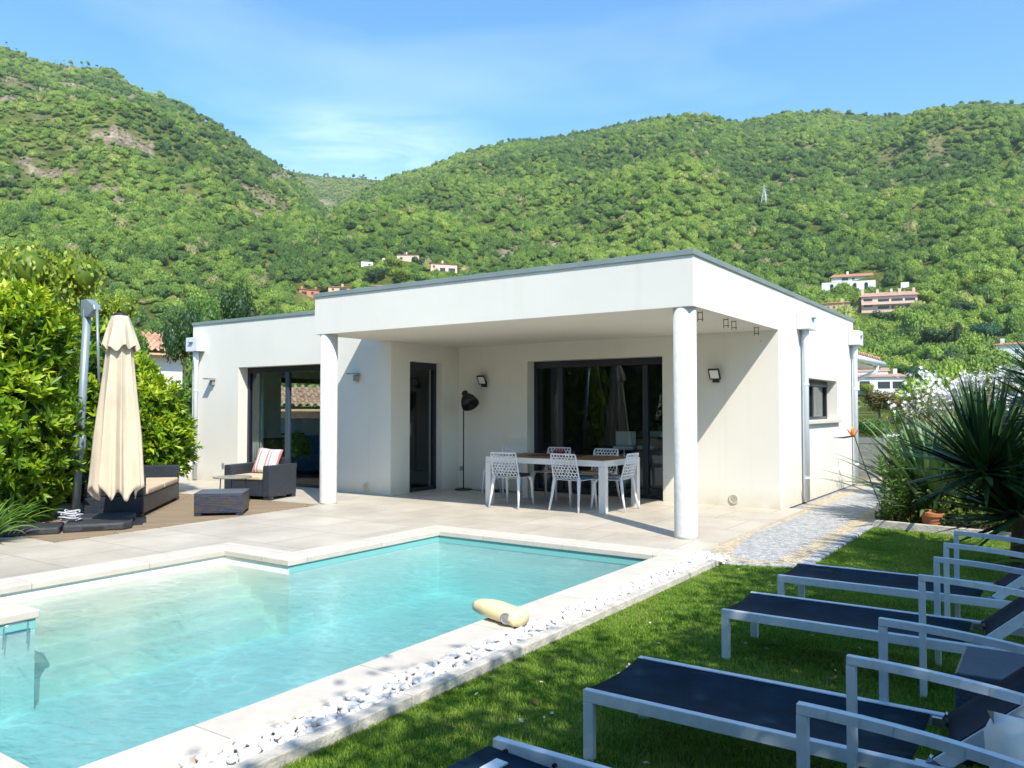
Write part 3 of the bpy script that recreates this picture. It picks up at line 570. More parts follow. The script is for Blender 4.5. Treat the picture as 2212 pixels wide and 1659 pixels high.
# downpipes with square rain heads
def downpipe(nx_, ny, x, y, ztop, hw):
    r = thing('rainwater_pipe', None, None); r.parent = villa
    nrm = Vector((nx_, ny, 0)); tg = Vector((-ny, nx_, 0)); c = Vector((x, y, 0))
    R = Matrix((tg, nrm, Vector((0, 0, 1)))).transposed()
    o = MB().tube([c+nrm*.075+Vector((0, 0, z)) for z in (ztop-.05, ztop-.25, ztop-.33, 0.02)], [.055, .055, .042, .042], 14).build('rainwater_pipe', M['pvc'], villa, smooth=True)
    MB().box(c+nrm*.095+Vector((0, 0, ztop+.06)), (hw, .18, .27), R).build('rain_head', M['pvc'], o, bevel=.006)
    MB().box(c+nrm*.2+tg*(.0)+Vector((0, 0, ztop+.1)), (hw*.35, .05, .012), R).build('overflow_spout', M['grey_metal'], o)
    for z in (.35, 1.75): MB().tube([c+nrm*.075+Vector((0, 0, z)), c+nrm*.075+Vector((0, 0, z+.03))], .05, 14).build('bracket', M['pvc'], o)
    bpy.data.objects.remove(r)
downpipe(1, 0, 0, 4.3, 2.66, .4); downpipe(1, 0, 0, 7.85, 2.66, .4); downpipe(0, -1, -10.78, 1.4, 2.6, .36)
# round ventilation grilles
def vent(p, n):
    R = Vector(n).to_track_quat('Z', 'Y').to_matrix()
    o = MB().lathe([(.075, 0), (.075, .012), (.066, .02), (.055, .02), (.052, .012), (.0525, .012)], 28, p, R).build('vent_cover', M['vent'], villa, smooth=False)
    g = MB(); P = Vector(p)
    for k in range(-3, 4):
        h = math.sqrt(max(.05**2-(k*.014)**2, 0)); g.box(P+Vector(n)*.016+(R @ Vector((0, k*.014, 0))), (2*h, .005, .006), R)
    g.build('grille', M['sill'], o)
vent((-.65, 3.15, .11), (0, -1, 0)); vent((-6.2, 1.4, .12), (0, -1, 0)); vent((-4.8, 3.15, .11), (0, -1, 0))
MB().bb(-10.02, -9.95, 1.385, 1.4, .27, .36).build('socket', M['grey_metal'], villa, bevel=.004)
MB().bb(-5.62, -5.55, 3.135, 3.15, .3, .38).build('socket', M['grey_metal'], villa, bevel=.004)
MB().bb(-.25, -.24, 3.143, 3.15, 2.35, 2.36).build('screw_eye', M['black'], villa)

# wall lamps: a bracket box and a tilted square head
def wall_lamp(x, y, z, tilt, label):
    t = thing('wall_lamp', label, 'wall lamp', (x, y, z), 0, 'wall lamps')
    MB().bb(-.045, .045, -.06, 0, -.09, .0).build('bracket', M['grey_metal' if abs(tilt) < 30 else 'black'], t, bevel=.004)
    R = Matrix.Rotation(rad(tilt), 3, 'X') @ Matrix.Identity(3)
    MB().box((0, -.1, .03), (.17, .17, .022), R).build('head', M['grey_metal' if abs(tilt) < 30 else 'black'], t, bevel=.004)
    c = Vector((0, -.1, .03))+R @ Vector((0, 0, -.0125)); MB().box(c, (.125, .125, .004), R).build('light_panel', M['lamp_panel'], t)
    return t
wall_lamp(-10.32, 1.4, 1.95, 0, 'small grey wall lamp near the left corner, beside the rainwater pipe')
wall_lamp(-6.42, 1.4, 1.95, 0, 'small grey wall lamp in the shade behind the left column')
wall_lamp(-5.07, 3.15, 1.87, -62, 'black square wall lamp above the floor lamp')
wall_lamp(-.89, 3.15, 1.87, -62, 'black square wall lamp on the back wall, right of the right column')
# hooks on the canopy ceiling
hk = thing('ceiling_hook', 'first black hook on the canopy ceiling, beside the right column', 'hook', (-.12, .52, H_), 0, 'hooks on the canopy ceiling')
MB().tube([(-.03, 0, 0), (-.03, 0, -.12)], .0045, 6).tube([(.024, 0, 0), (.024, 0, -.12)], .0045, 6).tube([(-.034, 0, -.09), (.034, 0, -.09)], .0045, 6).tube([(-.03, 0, -.015), (.024, 0, -.015)], .0045, 6).build('wire_frame', M['black'], hk)
for y, lb in ((1.37, 'second black ceiling hook counted from the right column'), (1.66, 'third black ceiling hook counted from the right column'), (2.56, 'last black ceiling hook, nearest the back wall')):
    place(copy_tree(hk), (-.12, y, H_), 0, lb)

# things indoors
s = thing('sofa', 'blue velvet sofa inside the room behind the left sliding door', 'sofa', (-10.0, 3.6, 0), rad(15))
MB().bb(-.8, .8, -.4, .4, .08, .42).build('seat', M['sofa_blue'], s, bevel=.06, seg=4); MB().bb(-.8, .8, .28, .5, .3, .82).build('backrest', M['sofa_blue'], s, bevel=.06, seg=4)
MB().bb(-.98, -.8, -.4, .48, .08, .62).build('armrest', M['sofa_blue'], s, bevel=.05, seg=4); MB().bb(.8, .98, -.4, .48, .08, .62).build('armrest', M['sofa_blue'], s, bevel=.05, seg=4)
mb = MB(); n = 14
vs = []
for i in range(n+1): vs += [(-10.12+.32*i/n, 2.15+.035*math.sin(i*1.9), .02), (-10.12+.32*i/n, 2.15+.03*math.sin(i*1.9+.4), 2.15)]
mb.add(vs, [(2*i, 2*i+2, 2*i+3, 2*i+1) for i in range(n)]); cu_ = mb.build('curtain', M['curtain'], None, smooth=True); md = cu_.modifiers.new('thickness', 'SOLIDIFY'); md.thickness = .004
tag(cu_, 'pale curtain hanging just inside the left sliding door', 'curtain')
st_ = thing('bar_stool', 'white bar stool inside, seen through the back sliding door', 'stool', (-3.1, 4.6, 0), .3, 'bar stools')
MB().lathe([(.2, 0), (.2, .015), (.03, .03), (.025, .03)], 24).build('base', M['chrome'], st_); MB().tube([(0, 0, .03), (0, 0, .68)], .022, 12).build('post', M['chrome'], st_)
MB().bb(-.18, .18, -.17, .17, .68, .75).build('seat', M['plastic'], st_, bevel=.03, seg=3); MB().bb(-.18, .18, .15, .18, .75, 1.0).build('backrest', M['plastic'], st_, bevel=.012)
place(copy_tree(st_), (-2.75, 4.9, 0), -.2, 'second white bar stool inside, between the first stool and the kitchen counter')
k_ = thing('kitchen_counter', 'dark kitchen counter inside behind the bar stools', 'counter', (-2.2, 5.2, 0)); MB().bb(-.9, .9, -.3, .3, 0, .86).build('cabinet', pmat('beige_cabinet', (.25, .22, .19), .6), k_); MB().bb(-.95, .95, -.35, .35, .863, .9).build('worktop', M['dkcush'], k_)

# ------------------------------------------------------------------ dining group
tb = thing('dining_table', 'white metal dining table with brown slatted top under the canopy', 'table', (-2.78, 1.92, 0))
hx, hy, lw = .985, .54, .095
MB().bb(-hx+.03, hx-.03, -hy+.03, hy-.03, .676, .704).build('tabletop', M['teak'], tb)
mb = MB(); mb.bb(-hx, hx, -hy, -hy+.03, .62, .70); mb.bb(-hx, hx, hy-.03, hy, .62, .70); mb.bb(-hx, -hx+.03, -hy+.03, hy-.03, .62, .70); mb.bb(hx-.03, hx, -hy+.03, hy-.03, .62, .70); mb.build('frame', M['table_white'], tb, bevel=.003)
for sx in (-1, 1):
    for sy in (-1, 1): MB().box((sx*(hx-lw/2), sy*(hy-lw/2), .309), (lw, lw, .618)).build('leg', M['table_white'], tb, bevel=.003)
def chair():
    t = thing('dining_chair', 'white dining chair with coral pierced back at the table, front left', 'chair', (0, 0, 0), 0, 'white pierced chairs round the dining table')
    # pierced shell: irregular honeycomb rings inside a rim, bent from backrest into seat
    def bend(u, v):                      # u across -1..1, v 0 (front of seat) .. 1 (top of back)
        wdt = .205-.02*max(0, v-.5)
        if v < .42: s_ = v/.42; return Vector((u*wdt, .2-s_*.38, .425-.012*math.sin(s_*3.1)*(1-u*u)))
        if v < .5: a = (v-.42)/.08*math.pi/2; return Vector((u*wdt, -.18-.035*math.sin(a), .46-.035*math.cos(a)))
        s_ = (v-.5)/.5; return Vector((u*wdt, -.215-.085*s_-.012*(1-u*u), .46+.32*s_))
    V = []; F = []
    def ring(P, k=.62):
        n = len(P); c = (sum(p[0] for p in P)/n, sum(p[1] for p in P)/n); b = len(V)
        for p in P: V.append(bend(max(-1, min(1, p[0])), p[1]))
        for p in P: V.append(bend(c[0]+(p[0]-c[0])*k, c[1]+(p[1]-c[1])*k))
        for i in range(n): F.append((b+i, b+(i+1) % n, b+n+(i+1) % n, b+n+i))
    rr = random.Random(4); nx, ny = 8, 9
    jx = {}
    def pj(i, j):
        if (i, j) not in jx:
            x = -1+i/nx; y = .47+.53*j/25
            jx[(i, j)] = (x+rr.uniform(-.03, .03), y+rr.uniform(-.006, .006))
        return jx[(i, j)]
    for r in range(ny-1):
        for c in range(nx):
            ci = 2*c+(1 if r % 2 else 0); cj = 3*r+2
            if ci+1 > 2*nx: continue
            P = [pj(ci, cj-2), pj(ci+1, cj-1), pj(ci+1, cj+1), pj(ci, cj+2), pj(ci-1, cj+1), pj(ci-1, cj-1)] if ci > 0 else [pj(0, cj-2), pj(1, cj-1), pj(1, cj+1), pj(0, cj+2)]
            ring(P, rr.uniform(.7, .84))
    me = bpy.data.meshes.new('backrest'); me.from_pydata(V, [], F); bm = bmesh.new(); bm.from_mesh(me); bmesh.ops.remove_doubles(bm, verts=bm.verts, dist=1e-4); bmesh.ops.recalc_face_normals(bm, faces=bm.faces); bm.to_mesh(me); bm.free()
    me.materials.append(M['plastic']); o = bpy.data.objects.new('backrest', me); COL.objects.link(o); o.parent = t; md = o.modifiers.new('thickness', 'SOLIDIFY'); md.thickness = .009; md.offset = 0
    rim = MB()
    path = [bend(-1, v) for v in np.linspace(.44, .97, 10)]+[bend(u, 1.0) for u in (-.96, -.5, 0, .5, .96)]+[bend(1, v) for v in np.linspace(.97, .44, 10)]
    rim.tube(path, .011, 8); rim.build('back_rim', M['plastic'], o, smooth=True)
    mb = MB(); ns, nu = 8, 8; vs = [bend(-1+2*i/nu, .42*j/ns) for j in range(ns+1) for i in range(nu+1)]
    mb.add(vs, [(j*(nu+1)+i, j*(nu+1)+i+1, (j+1)*(nu+1)+i+1, (j+1)*(nu+1)+i) for j in range(ns) for i in range(nu)])
    q = mb.build('seat', M['plastic'], t, smooth=True); md = q.modifiers.new('thickness', 'SOLIDIFY'); md.thickness = .012; md.offset = 0
    def leg(sx, back):
        if back: p = [(sx*.19, -.2, .46), (sx*.2, -.215, .38), (sx*.215, -.24, .2), (sx*.235, -.285, 0)]
        else: p = [(sx*.185, .17, .425), (sx*.2, .2, .36), (sx*.205, .215, .2), (sx*.215, .235, 0)]
        MB().tube(p, [.026, .024, .018, .013], 8).build('leg', M['plastic'], t, smooth=True)
    for sx in (-1, 1): leg(sx, True); leg(sx, False)
    return t
ch0 = chair()
place(ch0, (-3.27, 1.37, 0), .12, 'white pierced chair at the front left of the dining table, dark pad on its seat')
place(copy_tree(ch0), (-2.34, 1.52, 0), -.03, 'white pierced chair nearest the viewer at the table, blue pad on its seat')
place(copy_tree(ch0), (-1.93, 1.88, 0), math.pi/2+.05, 'white pierced chair at the right end of the dining table, patterned pad on its seat')
place(copy_tree(ch0), (-4.3, 2.55, 0), math.pi-.05, 'white pierced chair on the far side of the table, leftmost')
place(copy_tree(ch0), (-3.33, 2.5, 0), math.pi+.06, 'white pierced chair on the far side of the table behind the red bowl')
place(copy_tree(ch0), (-2.5, 2.5, 0), math.pi+.05, 'white pierced chair on the far side of the table, rightmost')
def cushion(x, y, rz, m, lb):
    o = MB().bb(-.18, .18, -.18, .18, 0, .035).build('seat_cushion', M[m], None, bevel=.015, seg=3); o.location = (x, y, .436); o.rotation_euler = (0, 0, rz); tag(o, lb, 'cushion', 'chair pads')
cushion(-3.27, 1.39, .12, 'dkcush', 'dark grey pad on the front left dining chair'); cushion(-2.32, 1.56, .1, 'bluecush', 'blue pad on the dining chair nearest the viewer')
cushion(-1.97, 1.88, .05, 'patcush', 'black and white patterned pad on the chair at the right end of the table'); cushion(-2.5, 2.47, 0, 'offcush', 'off white pad on the rightmost chair of the far side')
bo = MB().lathe([(.03, 0), (.035, .008), (.075, .04), (.085, .075), (.08, .077), (.068, .04), (.02, .014), (.001, .012)], 28).build('bowl', M['red'], None, smooth=True); bo.location = (-2.86, 1.98, .708); tag(bo, 'red glazed bowl on the dining table', 'bowl')
o = MB().bb(-.42, .42, -.17, .17, 0, .004).build('table_mat', M['runner']); o.location = (-2.95, 2.05, .7045); o.rotation_euler = (0, 0, .25); tag(o, 'dark mat under the red bowl on the dining table', 'table mat')
# floor lamp
fl = thing('floor_lamp', 'tall black floor lamp with large bell shade by the terrace corner', 'lamp', (-5.29, 2.82, 0))
MB().lathe([(.15, 0), (.15, .02), (.02, .04), (.012, .045)], 32).build('base', M['black'], fl, smooth=False)
MB().tube([(0, 0, .03), (0, 0, 1.52), (.005, -.0, 1.6)], .011, 10).build('pole', M['black'], fl, smooth=True)
R = Vector((-.62, .2, .76)).to_track_quat('Z', 'Y').to_matrix(); c = Vector((.2, -.06, 1.46))
sh = MB().lathe([(.155, 0), (.15, .06), (.125, .14), (.085, .2), (.055, .22), (.055, .29), (.045, .3), (.04, .3), (.04, .215), (.075, .19), (.115, .135), (.14, .058), (.147, 0)], 36, c, R).build('shade', M['black'], fl, smooth=True)
MB().lathe([(.143, .006), (.134, .058), (.108, .13), (.06, .185), (.01, .19)], 36, c, R).build('shade_lining', pmat('cream_lining', (.6, .58, .45), .6), sh, smooth=True)
MB().lathe([(.02, .1), (.035, .13), (.03, .16), (.015, .19)], 16, c, R).build('bulb', M['lamp_panel'], sh, smooth=True)
MB().tube([(0, 0, 1.56), (.02, -.005, 1.63), (.06, -.02, 1.66)], .009, 8).build('joint', M['chrome'], fl)
cb = MB().tube([(-5.2, 2.8, .02), (-5.0, 2.86, .008), (-4.8, 2.78, .008), (-4.6, 2.9, .008), (-4.4, 2.95, .008), (-4.25, 3.08, .008)], .006, 6).build('cable', M['black']); tag(cb, 'black cable lying on the tiles beside the floor lamp', 'cable')
ms = MB().lathe([(.16, 0), (.16, .015), (.14, .03), (.02, .03)], 28).build('robot_base', M['black']); ms.location = (-4.62, 2.97, 0); ms.name = 'round_base'; tag(ms, 'flat round black stand on the floor behind the table', 'stand')

# ------------------------------------------------------------------ wicker lounge group
def wbox(mb, *a): return mb.bb(*a)
ot = thing('ottoman', 'low navy and brown wicker ottoman on the edge of the deck', 'ottoman', (-6.04, -1.46, 0), rad(45))
MB().bb(-.305, .305, -.295, .295, .04, .285).build('body', M['wicker_blue'], ot, bevel=.012); MB().bb(-.31, .31, -.3, .3, .2855, .30).build('top', M['wicker_pale'], ot, bevel=.006)
for sx in (-1, 1):
    for sy in (-1, 1): MB().bb(sx*.22, sx*.3, sy*.21, sy*.29, 0, .04).build('foot', M['wicker'], ot)
def armchair(loc, rz, w_, dp, label, name='armchair', cat='armchair', m='wicker', backed=True):
    t = thing(name, label, cat, loc, rz)
    hw, hd = w_/2, dp/2
    MB().bb(-hw+.13, hw-.13, -hd, hd-.13, .06, .30).build('seat_base', M[m], t, bevel=.01)
    for s in (-1, 1):
        a = MB().bb(s*(hw-.13)+(0 if s < 0 else 0), s*hw, -hd-.01, hd, .05, .53).build('armrest', M[m], t, bevel=.02, seg=3)
    if backed: MB().bb(-hw+.13, hw-.13, hd-.13, hd, .06, .62).build('backrest', M[m], t, bevel=.02, seg=3)
    for s in (-1, 1):
        for q in (-1, 1): MB().bb(s*(hw-.12), s*(hw-.01), q*(hd-.11), q*(hd-.01), 0, .055).build('foot', M[m], t)
    MB().bb(-hw+.145, hw-.145, -hd-.02, hd-.145, .303, .375).build('seat_cushion', M['beige'], t, bevel=.028, seg=4)
    return t
ac = armchair((-7.2, .08, 0), rad(15), .84, .7, 'charcoal wicker armchair with beige seat in front of the left sliding door')
def pillow(name, loc, rot, sx, sy, th, m, label):
    n = 14; vs = []; f = []
    for side in (1, -1):
        for j in range(n+1):
            for i in range(n+1):
                u = -1+2*i/n; v = -1+2*j/n; k = max(0, (1-u**4)*(1-v**4))**.55
                pin = 1-.07*(1-abs(u))*abs(v)**3; pin2 = 1-.07*(1-abs(v))*abs(u)**3
                vs.append((u*sx/2*pin2, v*sy/2*pin, side*th/2*k))
    b = (n+1)**2
    for s_ in (0, 1): f += [(s_*b+j*(n+1)+i, s_*b+j*(n+1)+i+1, s_*b+(j+1)*(n+1)+i+1, s_*b+(j+1)*(n+1)+i) for j in range(n) for i in range(n)]
    mb = MB().add(vs, f); o = mb.build(name, m, None, smooth=True)
    bm = bmesh.new(); bm.from_mesh(o.data); bmesh.ops.remove_doubles(bm, verts=bm.verts, dist=1e-4); bmesh.ops.recalc_face_normals(bm, faces=bm.faces); bm.to_mesh(o.data); bm.free()
    o.location = loc; o.rotation_euler = rot; tag(o, label, 'pillow'); return o
pl = pillow('pillow', (-7.2, .2, .57), (rad(68), rad(4), rad(15)), .46, .42, .13, M['stripe'], 'red, grey and white striped pillow standing on the wicker armchair')
# sofa: low wicker bench with two seat cushions and a low side
sf = thing('wicker_sofa', 'low charcoal wicker sofa with beige cushions behind the closed parasol', 'sofa', (-7.55, -1.95, 0), rad(135))
# local x runs along its length, local -y is its front (towards the pool)
def swb(x0, x1, y0, y1, z0, z1, nm, m, bv=.012): return MB().bb(x0, x1, y0, y1, z0, z1).build(nm, M[m], sf, bevel=bv, seg=3)
sf.rotation_euler = (0, 0, rad(135))           # front edge from (-6.5,-2.26) towards (-8,-.85)
# with this turn local +x points to (0.707,-0.707): the near end
sf.location = (-7.25, -1.56, 0)                        # middle of the front edge
swb(-1.03, 1.03, 0, .72, .05, .27, 'seat_base', 'wicker'); swb(-1.03, -.9, .0, .72, .271, .54, 'armrest', 'wicker', .02); swb(.9, 1.03, .0, .72, .271, .54, 'armrest', 'wicker', .02)
swb(-.9, .9, .6, .74, .271, .6, 'backrest', 'wicker', .02)
swb(-.89, -.005, -.02, .59, .275, .36, 'seat_cushion', 'beige', .03); swb(.005, .89, -.02, .59, .275, .36, 'seat_cushion', 'beige', .03)
for x in (-.98, .98):
    for y in (.06, .66): MB().box((x, y, .025), (.08, .08, .05)).build('foot', M['wicker'], sf)
rt = thing('side_table', 'round low metal side table between the ottoman and the armchair', 'table', (-6.68, -.98, 0))
rt.location = (-6.83, -.72, 0)
MB().lathe([(.27, .385), (.275, .39), (.275, .40), (.27, .404), (.01, .404)], 40).build('tabletop', pmat('brushed_brass_top', (.33, .33, .25), .35, metal=.4), rt)
for k in range(3):
    a = k*2.094+.5; MB().tube([(.2*math.cos(a), .2*math.sin(a), .387), (.22*math.cos(a), .22*math.sin(a), 0)], .008, 8).build('leg', M['black'], rt)

# ------------------------------------------------------------------ cantilever parasol, closed
um = thing('cantilever_parasol', 'closed sand coloured cantilever parasol on a leaning grey pole', 'parasol', (-6.85, -2.98, 0))
P0, P1 = Vector((0, 0, .06)), Vector((.2, 0, 2.62))
MB().tube([P0, P1], .047, 20).build('pole', M['umb_pole'], um, smooth=True)
d = (P1-P0).normalized(); k0 = P0+d*.82
cl = MB().tube([k0, k0+d*.2], .068, 20).box(k0+d*.1+Vector((.06, -.02, 0)), (.1, .07, .14)).build('crank_housing', M['umb_pole'], um, bevel=.006)
MB().tube([k0+d*.1+Vector((.1, -.03, 0)), k0+d*.1+Vector((.17, -.05, 0)), k0+d*.1+Vector((.17, -.05, .1))], .009, 8).build('crank_handle', M['umb_pole'], cl, smooth=True)
hd_ = MB(); hd_.add([(P1.x-.08, -.045, 2.53), (P1.x+.08, -.045, 2.52), (P1.x+.24, -.045, 2.60), (P1.x+.22, -.045, 2.66), (P1.x+.06, -.045, 2.74), (P1.x-.08, -.045, 2.74)]+[(P1.x-.08, .045, 2.53), (P1.x+.08, .045, 2.52), (P1.x+.24, .045, 2.60), (P1.x+.22, .045, 2.66), (P1.x+.06, .045, 2.74), (P1.x-.08, .045, 2.74)],
    [(0, 1, 2, 3, 4, 5), (11, 10, 9, 8, 7, 6)]+[(i, (i+1) % 6, (i+1) % 6+6, i+6) for i in range(6)]); hd_.build('mast_head', M['umb_pole'], um, bevel=.01)
a0 = Vector((P1.x+.22, 0, 2.62)); a1 = Vector((.55, -.03, 1.72)); MB().tube([a0, a1], .017, 10).build('arm', M['umb_pole'], um, smooth=True)
CX, CY = .98, -.02
MB().tube([(CX, CY, .9), (CX, CY, 2.5)], .02, 10).build('centre_post', M['umb_pole'], um)
MB().lathe([(.09, 2.475), (.085, 2.50), (.05, 2.525), (.01, 2.53)], 24, (CX, CY, 0)).build('top_cap', M['black'], um, smooth=True)
def drape(name, z1, z0, r1, r0, nf, amp, seed, scallop=0, twist=.2, sq=.25, th=0):
    rr = random.Random(seed); na, nzz = 160, 44; vs = []
    ph = [rr.uniform(0, 6.28) for _ in range(6)]
    for j in range(nzz+1):
        q = j/nzz
        for i in range(na):
            a = 2*math.pi*i/na
            r = r1+(r0-r1)*(q**.85)
            s1 = math.sin((nf*a+ph[0]+twist*q*3)/2+.35*math.sin(2*a+ph[3])); fold = (1-2*abs(s1)**.75)*.75+math.cos((nf*2+1)*a+ph[1]-q*2.4)*.16*q+math.cos(3*a+ph[2]+q*1.5)*.34
            r *= 1+amp*min(1, q*1.6+.12)*fold
            z = z1+(z0-z1)*q
            if scallop: z += scallop*(q**3)*(math.cos(nf*a+ph[0]+twist*3)+.5*math.cos(3*a+ph[4]))
            vs.append((CX+r*math.cos(a)*(1.0+.06*q)-.0*q, CY+r*math.sin(a)*(1-sq*.3), z))
    mb = MB(); mb.add(vs, [(j*na+i, j*na+(i+1) % na, (j+1)*na+(i+1) % na, (j+1)*na+i) for j in range(nzz) for i in range(na)])
    o = mb.build(name, M['canvas'], um, smooth=True); md = o.modifiers.new('thickness', 'SOLIDIFY'); md.thickness = .004; return o
cn = drape('canopy', 2.47, .42, .10, .272, 8, .28, 5, .065)
v_ = drape('vent_flap', 2.485, 2.1, .095, .205, 8, .14, 9, .03, 0); v_.parent = cn
cr_ = drape('canopy_lining', 2.0, .52, .10, .17, 5, .3, 3, .05); cr_.parent = cn
# weights round the foot
def weight(loc, rz, label, flip=1):
    t = thing('parasol_weight', label, 'weight', loc, rz, 'parasol base weights')
    P = [(0, 0), (.62, 0), (.70, .1), (.70, .36), (.62, .46), (0, .46)]
    MB().prism(P, .0, .095).build('slab', M['slab'], t, bevel=.025, seg=3); MB().bb(.2, .42, -.003, .02, .03, .055).build('grip', M['black'], t)
    return t
w0 = weight((-6.02, -3.55, 0), rad(57), 'dark grey base weight at the parasol foot, right one with the rounded corner')
w1_ = copy_tree(w0); place(w1_, (-5.98, -3.6, 0), rad(237), 'dark grey base weight at the parasol foot, left one near the strap leaved plant', (1, -1, .9))
w2_ = copy_tree(w0); place(w2_, (-6.55, -3.2, 0), rad(57), 'dark grey base weight behind the pole of the parasol', (1, 1, .9))
rr = random.Random(2); pts = []
for k in range(70):
    a = k*.55; r = .09+.035*math.sin(k*.37); pts.append((-6.28+r*1.25*math.cos(a)+.02*math.sin(k*.2), -3.33+r*math.sin(a), .11+.0016*k+.012*math.sin(k*1.3)))
cc = MB().tube(pts, .009, 6).build('cord', M['cord'], None, smooth=True); tag(cc, 'pale cord coiled on the weights at the foot of the parasol', 'cord')

# ------------------------------------------------------------------ sun loungers
def lounger(label, back=42, parts=(1, 1)):
    t = thing('sun_lounger', label, 'sun lounger', (0, 0, 0), 0, 'sun loungers on the lawn')
    Wd, Lg, zt, rb = .56, 1.95, .29, .034      # local: foot at x=0, near side y=0, far side y=Wd, z from the lawn
    for y in (rb/2, Wd-rb/2):
        MB().bb(.0, Lg, y-rb/2, y+rb/2, zt-.05, zt).build('side_rail', M['silver'], t, bevel=.003)
        MB().bb(0, .045, y-rb/2, y+rb/2, 0, zt-.0505).build('leg', M['silver'], t, bevel=.003)
        yo = y-rb/2-.0155 if y < .2 else y+rb/2+.0155           # the arm stands just outside the rail
        x0 = 1.04
        arm = []
        for k in range(12):
            s_ = k/11; arm.append(Vector((x0+s_*.92, yo, .60-.008*s_-.11*s_**2.2)))
        a = MB()
        for p, q in zip(arm[:-1], arm[1:]): a.bar(p, q+(q-p)*.03, .03, .028)
        a.box((x0+.014, yo, .29), (.03, .03, .584)); a.box((x0+.9, yo, .235), (.03, .03, .47))
        a.build('armrest', M['silver'], t)
    MB().bb(.012, .045, rb+.001, Wd-rb-.001, zt-.075, zt-.035).build('cross_bar', M['silver'], t, bevel=.003)
    MB().bb(1.9, 1.93, rb+.001, Wd-rb-.001, zt-.05, zt-.01).build('cross_bar', M['silver'], t, bevel=.003)
    # sling, sagging between the rails
    n, mm = 14, 10; vs = []
    for j in range(n+1):
        for i in range(mm+1):
            x = .0+1.225*j/n; u = -1+2*i/mm; hold = 1-math.exp(-x*9); hold2 = 1-math.exp(-(1.225-x)*14)
            vs.append((x+(.012*(1-u*u) if j == 0 else 0), Wd/2+u*(Wd/2-rb+.004), zt-.006-.028*(1-u*u)*(.35+.65*hold*hold2)))
    mb = MB().add(vs, [(j*(mm+1)+i, j*(mm+1)+i+1, (j+1)*(mm+1)+i+1, (j+1)*(mm+1)+i) for j in range(n) for i in range(mm)])
    sl = mb.build('seat_sling', M['sling'], t, smooth=True); md = sl.modifiers.new('thickness', 'SOLIDIFY'); md.thickness = .004; md.offset = 0
    # backrest frame, hinged at x=1.3
    A = rad(back); hx_ = 1.29
    br_ = Vector((math.cos(A), 0, math.sin(A)))
    nrm = Vector((-math.sin(A), 0, math.cos(A)))
    bf = None
    for y in (rb+.02, Wd-rb-.02):
        q = MB().bar((hx_, y, zt-.02), Vector((hx_, y, zt-.02))+br_*.74, .03, .05, up=nrm).build('backrest_rail', M['silver'], t, bevel=.003)
        MB().bb(1.235, 1.30, y-.012, y+.012, zt-.035, zt-.005).box((hx_+.0, y, zt-.015), (.05, .03, .05), Matrix.Rotation(.5, 3, 'Y')).build('hinge', M['chrome'], q)
        MB().tube([(hx_, y-.02, zt-.02), (hx_, y+.02, zt-.02)], .009, 10).build('bolt', M['black'], q)
        MB().bar(Vector((hx_, y-.01, zt-.02))+br_*.45, (hx_+.52, y-.01, zt-.04), .02, .02).build('prop', M['silver'], t)
    MB().bar(Vector((hx_, rb+.035, zt-.02))+br_*.725, Vector((hx_, Wd-rb-.035, zt-.02))+br_*.725, .03, .03).build('cross_bar', M['silver'], t)
    vs = []
    for j in range(9):
        for i in range(mm+1):
            u = -1+2*i/mm; s_ = .02+.7*j/8; p = Vector((hx_, Wd/2+u*(Wd/2-rb-.015), zt-.02))+br_*s_+nrm*(.027-.03*(1-u*u)); vs.append(p)
    mb = MB().add(vs, [(j*(mm+1)+i, j*(mm+1)+i+1, (j+1)*(mm+1)+i+1, (j+1)*(mm+1)+i) for j in range(8) for i in range(mm)])
    b2 = mb.build('backrest_sling', M['sling'], t, smooth=True); md = b2.modifiers.new('thickness', 'SOLIDIFY'); md.thickness = .004; md.offset = 0
    return t
l0 = lounger('black sling sun lounger with silver frame, farthest from the viewer')
place(l0, (1.56, -2.42, ZL), 0, 'sun lounger nearest the cobbled path, farthest of the row')
place(copy_tree(l0), (1.57, -3.58, ZL), 0, 'second sun lounger from the cobbled path, with a wicker stool beside its near side')
place(copy_tree(l0), (1.56, -5.2, ZL), 0, 'large foreground sun lounger with bare black sling, third from the cobbled path')
l3 = copy_tree(l0); place(l3, (1.54, -6.34, ZL), 0, 'nearest sun lounger, cut off by the picture bottom, dark panel over its foot')
for c in list(l3.children):
    if c.name.startswith('seat_sling'):
        c.location = (.02, 0, -.05)
for x in (1.60, 1.80):
    q = MB().tube([(x-1.54, .56-.034-.012, .262), (x-1.54, .56-.03, .262)], .0075, 12).build('bolt', M['black'], l3)
pn = MB().box((0, 0, 0), (.86, .44, .012)).build('folded_panel', M['sling'], l3, bevel=.002); pn.location = (.40, .285, .245); pn.rotation_euler = (0, rad(1.5), rad(-3))
pt = MB().box((-.31, .1, .011), (.05, .09, .006)).build('catch_plate', M['silver'], pn)

# wicker stools and pillows between the loungers
def stool(loc, rz, label, m='wicker_pale', sz=.42, h=.34):
    t = thing('wicker_stool', label, 'stool', loc, rz, 'wicker stools between the loungers')
    MB().bb(-sz/2, sz/2, -sz/2, sz/2, .03, h).build('body', M[m], t, bevel=.012)
    for sx in (-1, 1):
        for sy in (-1, 1): MB().box((sx*(sz/2-.03), sy*(sz/2-.03), .015), (.05, .05, .03)).build('foot', M['black'], t)
    return t
stool((3.07, -4.17, ZL), 0, 'slate blue wicker stool between the second and third sun loungers', sz=.46, h=.38)
stool((2.98, -5.48, ZL), 0, 'dark wicker stool partly hidden under the striped pillow, right of the large lounger', 'wicker', sz=.40, h=.30)
pillow('pillow', (3.23, -5.42, .27), (rad(60), rad(15), rad(70)), .54, .54, .22, M['stripe_fine'], 'white pillow with red and blue stripes at the bottom right corner')
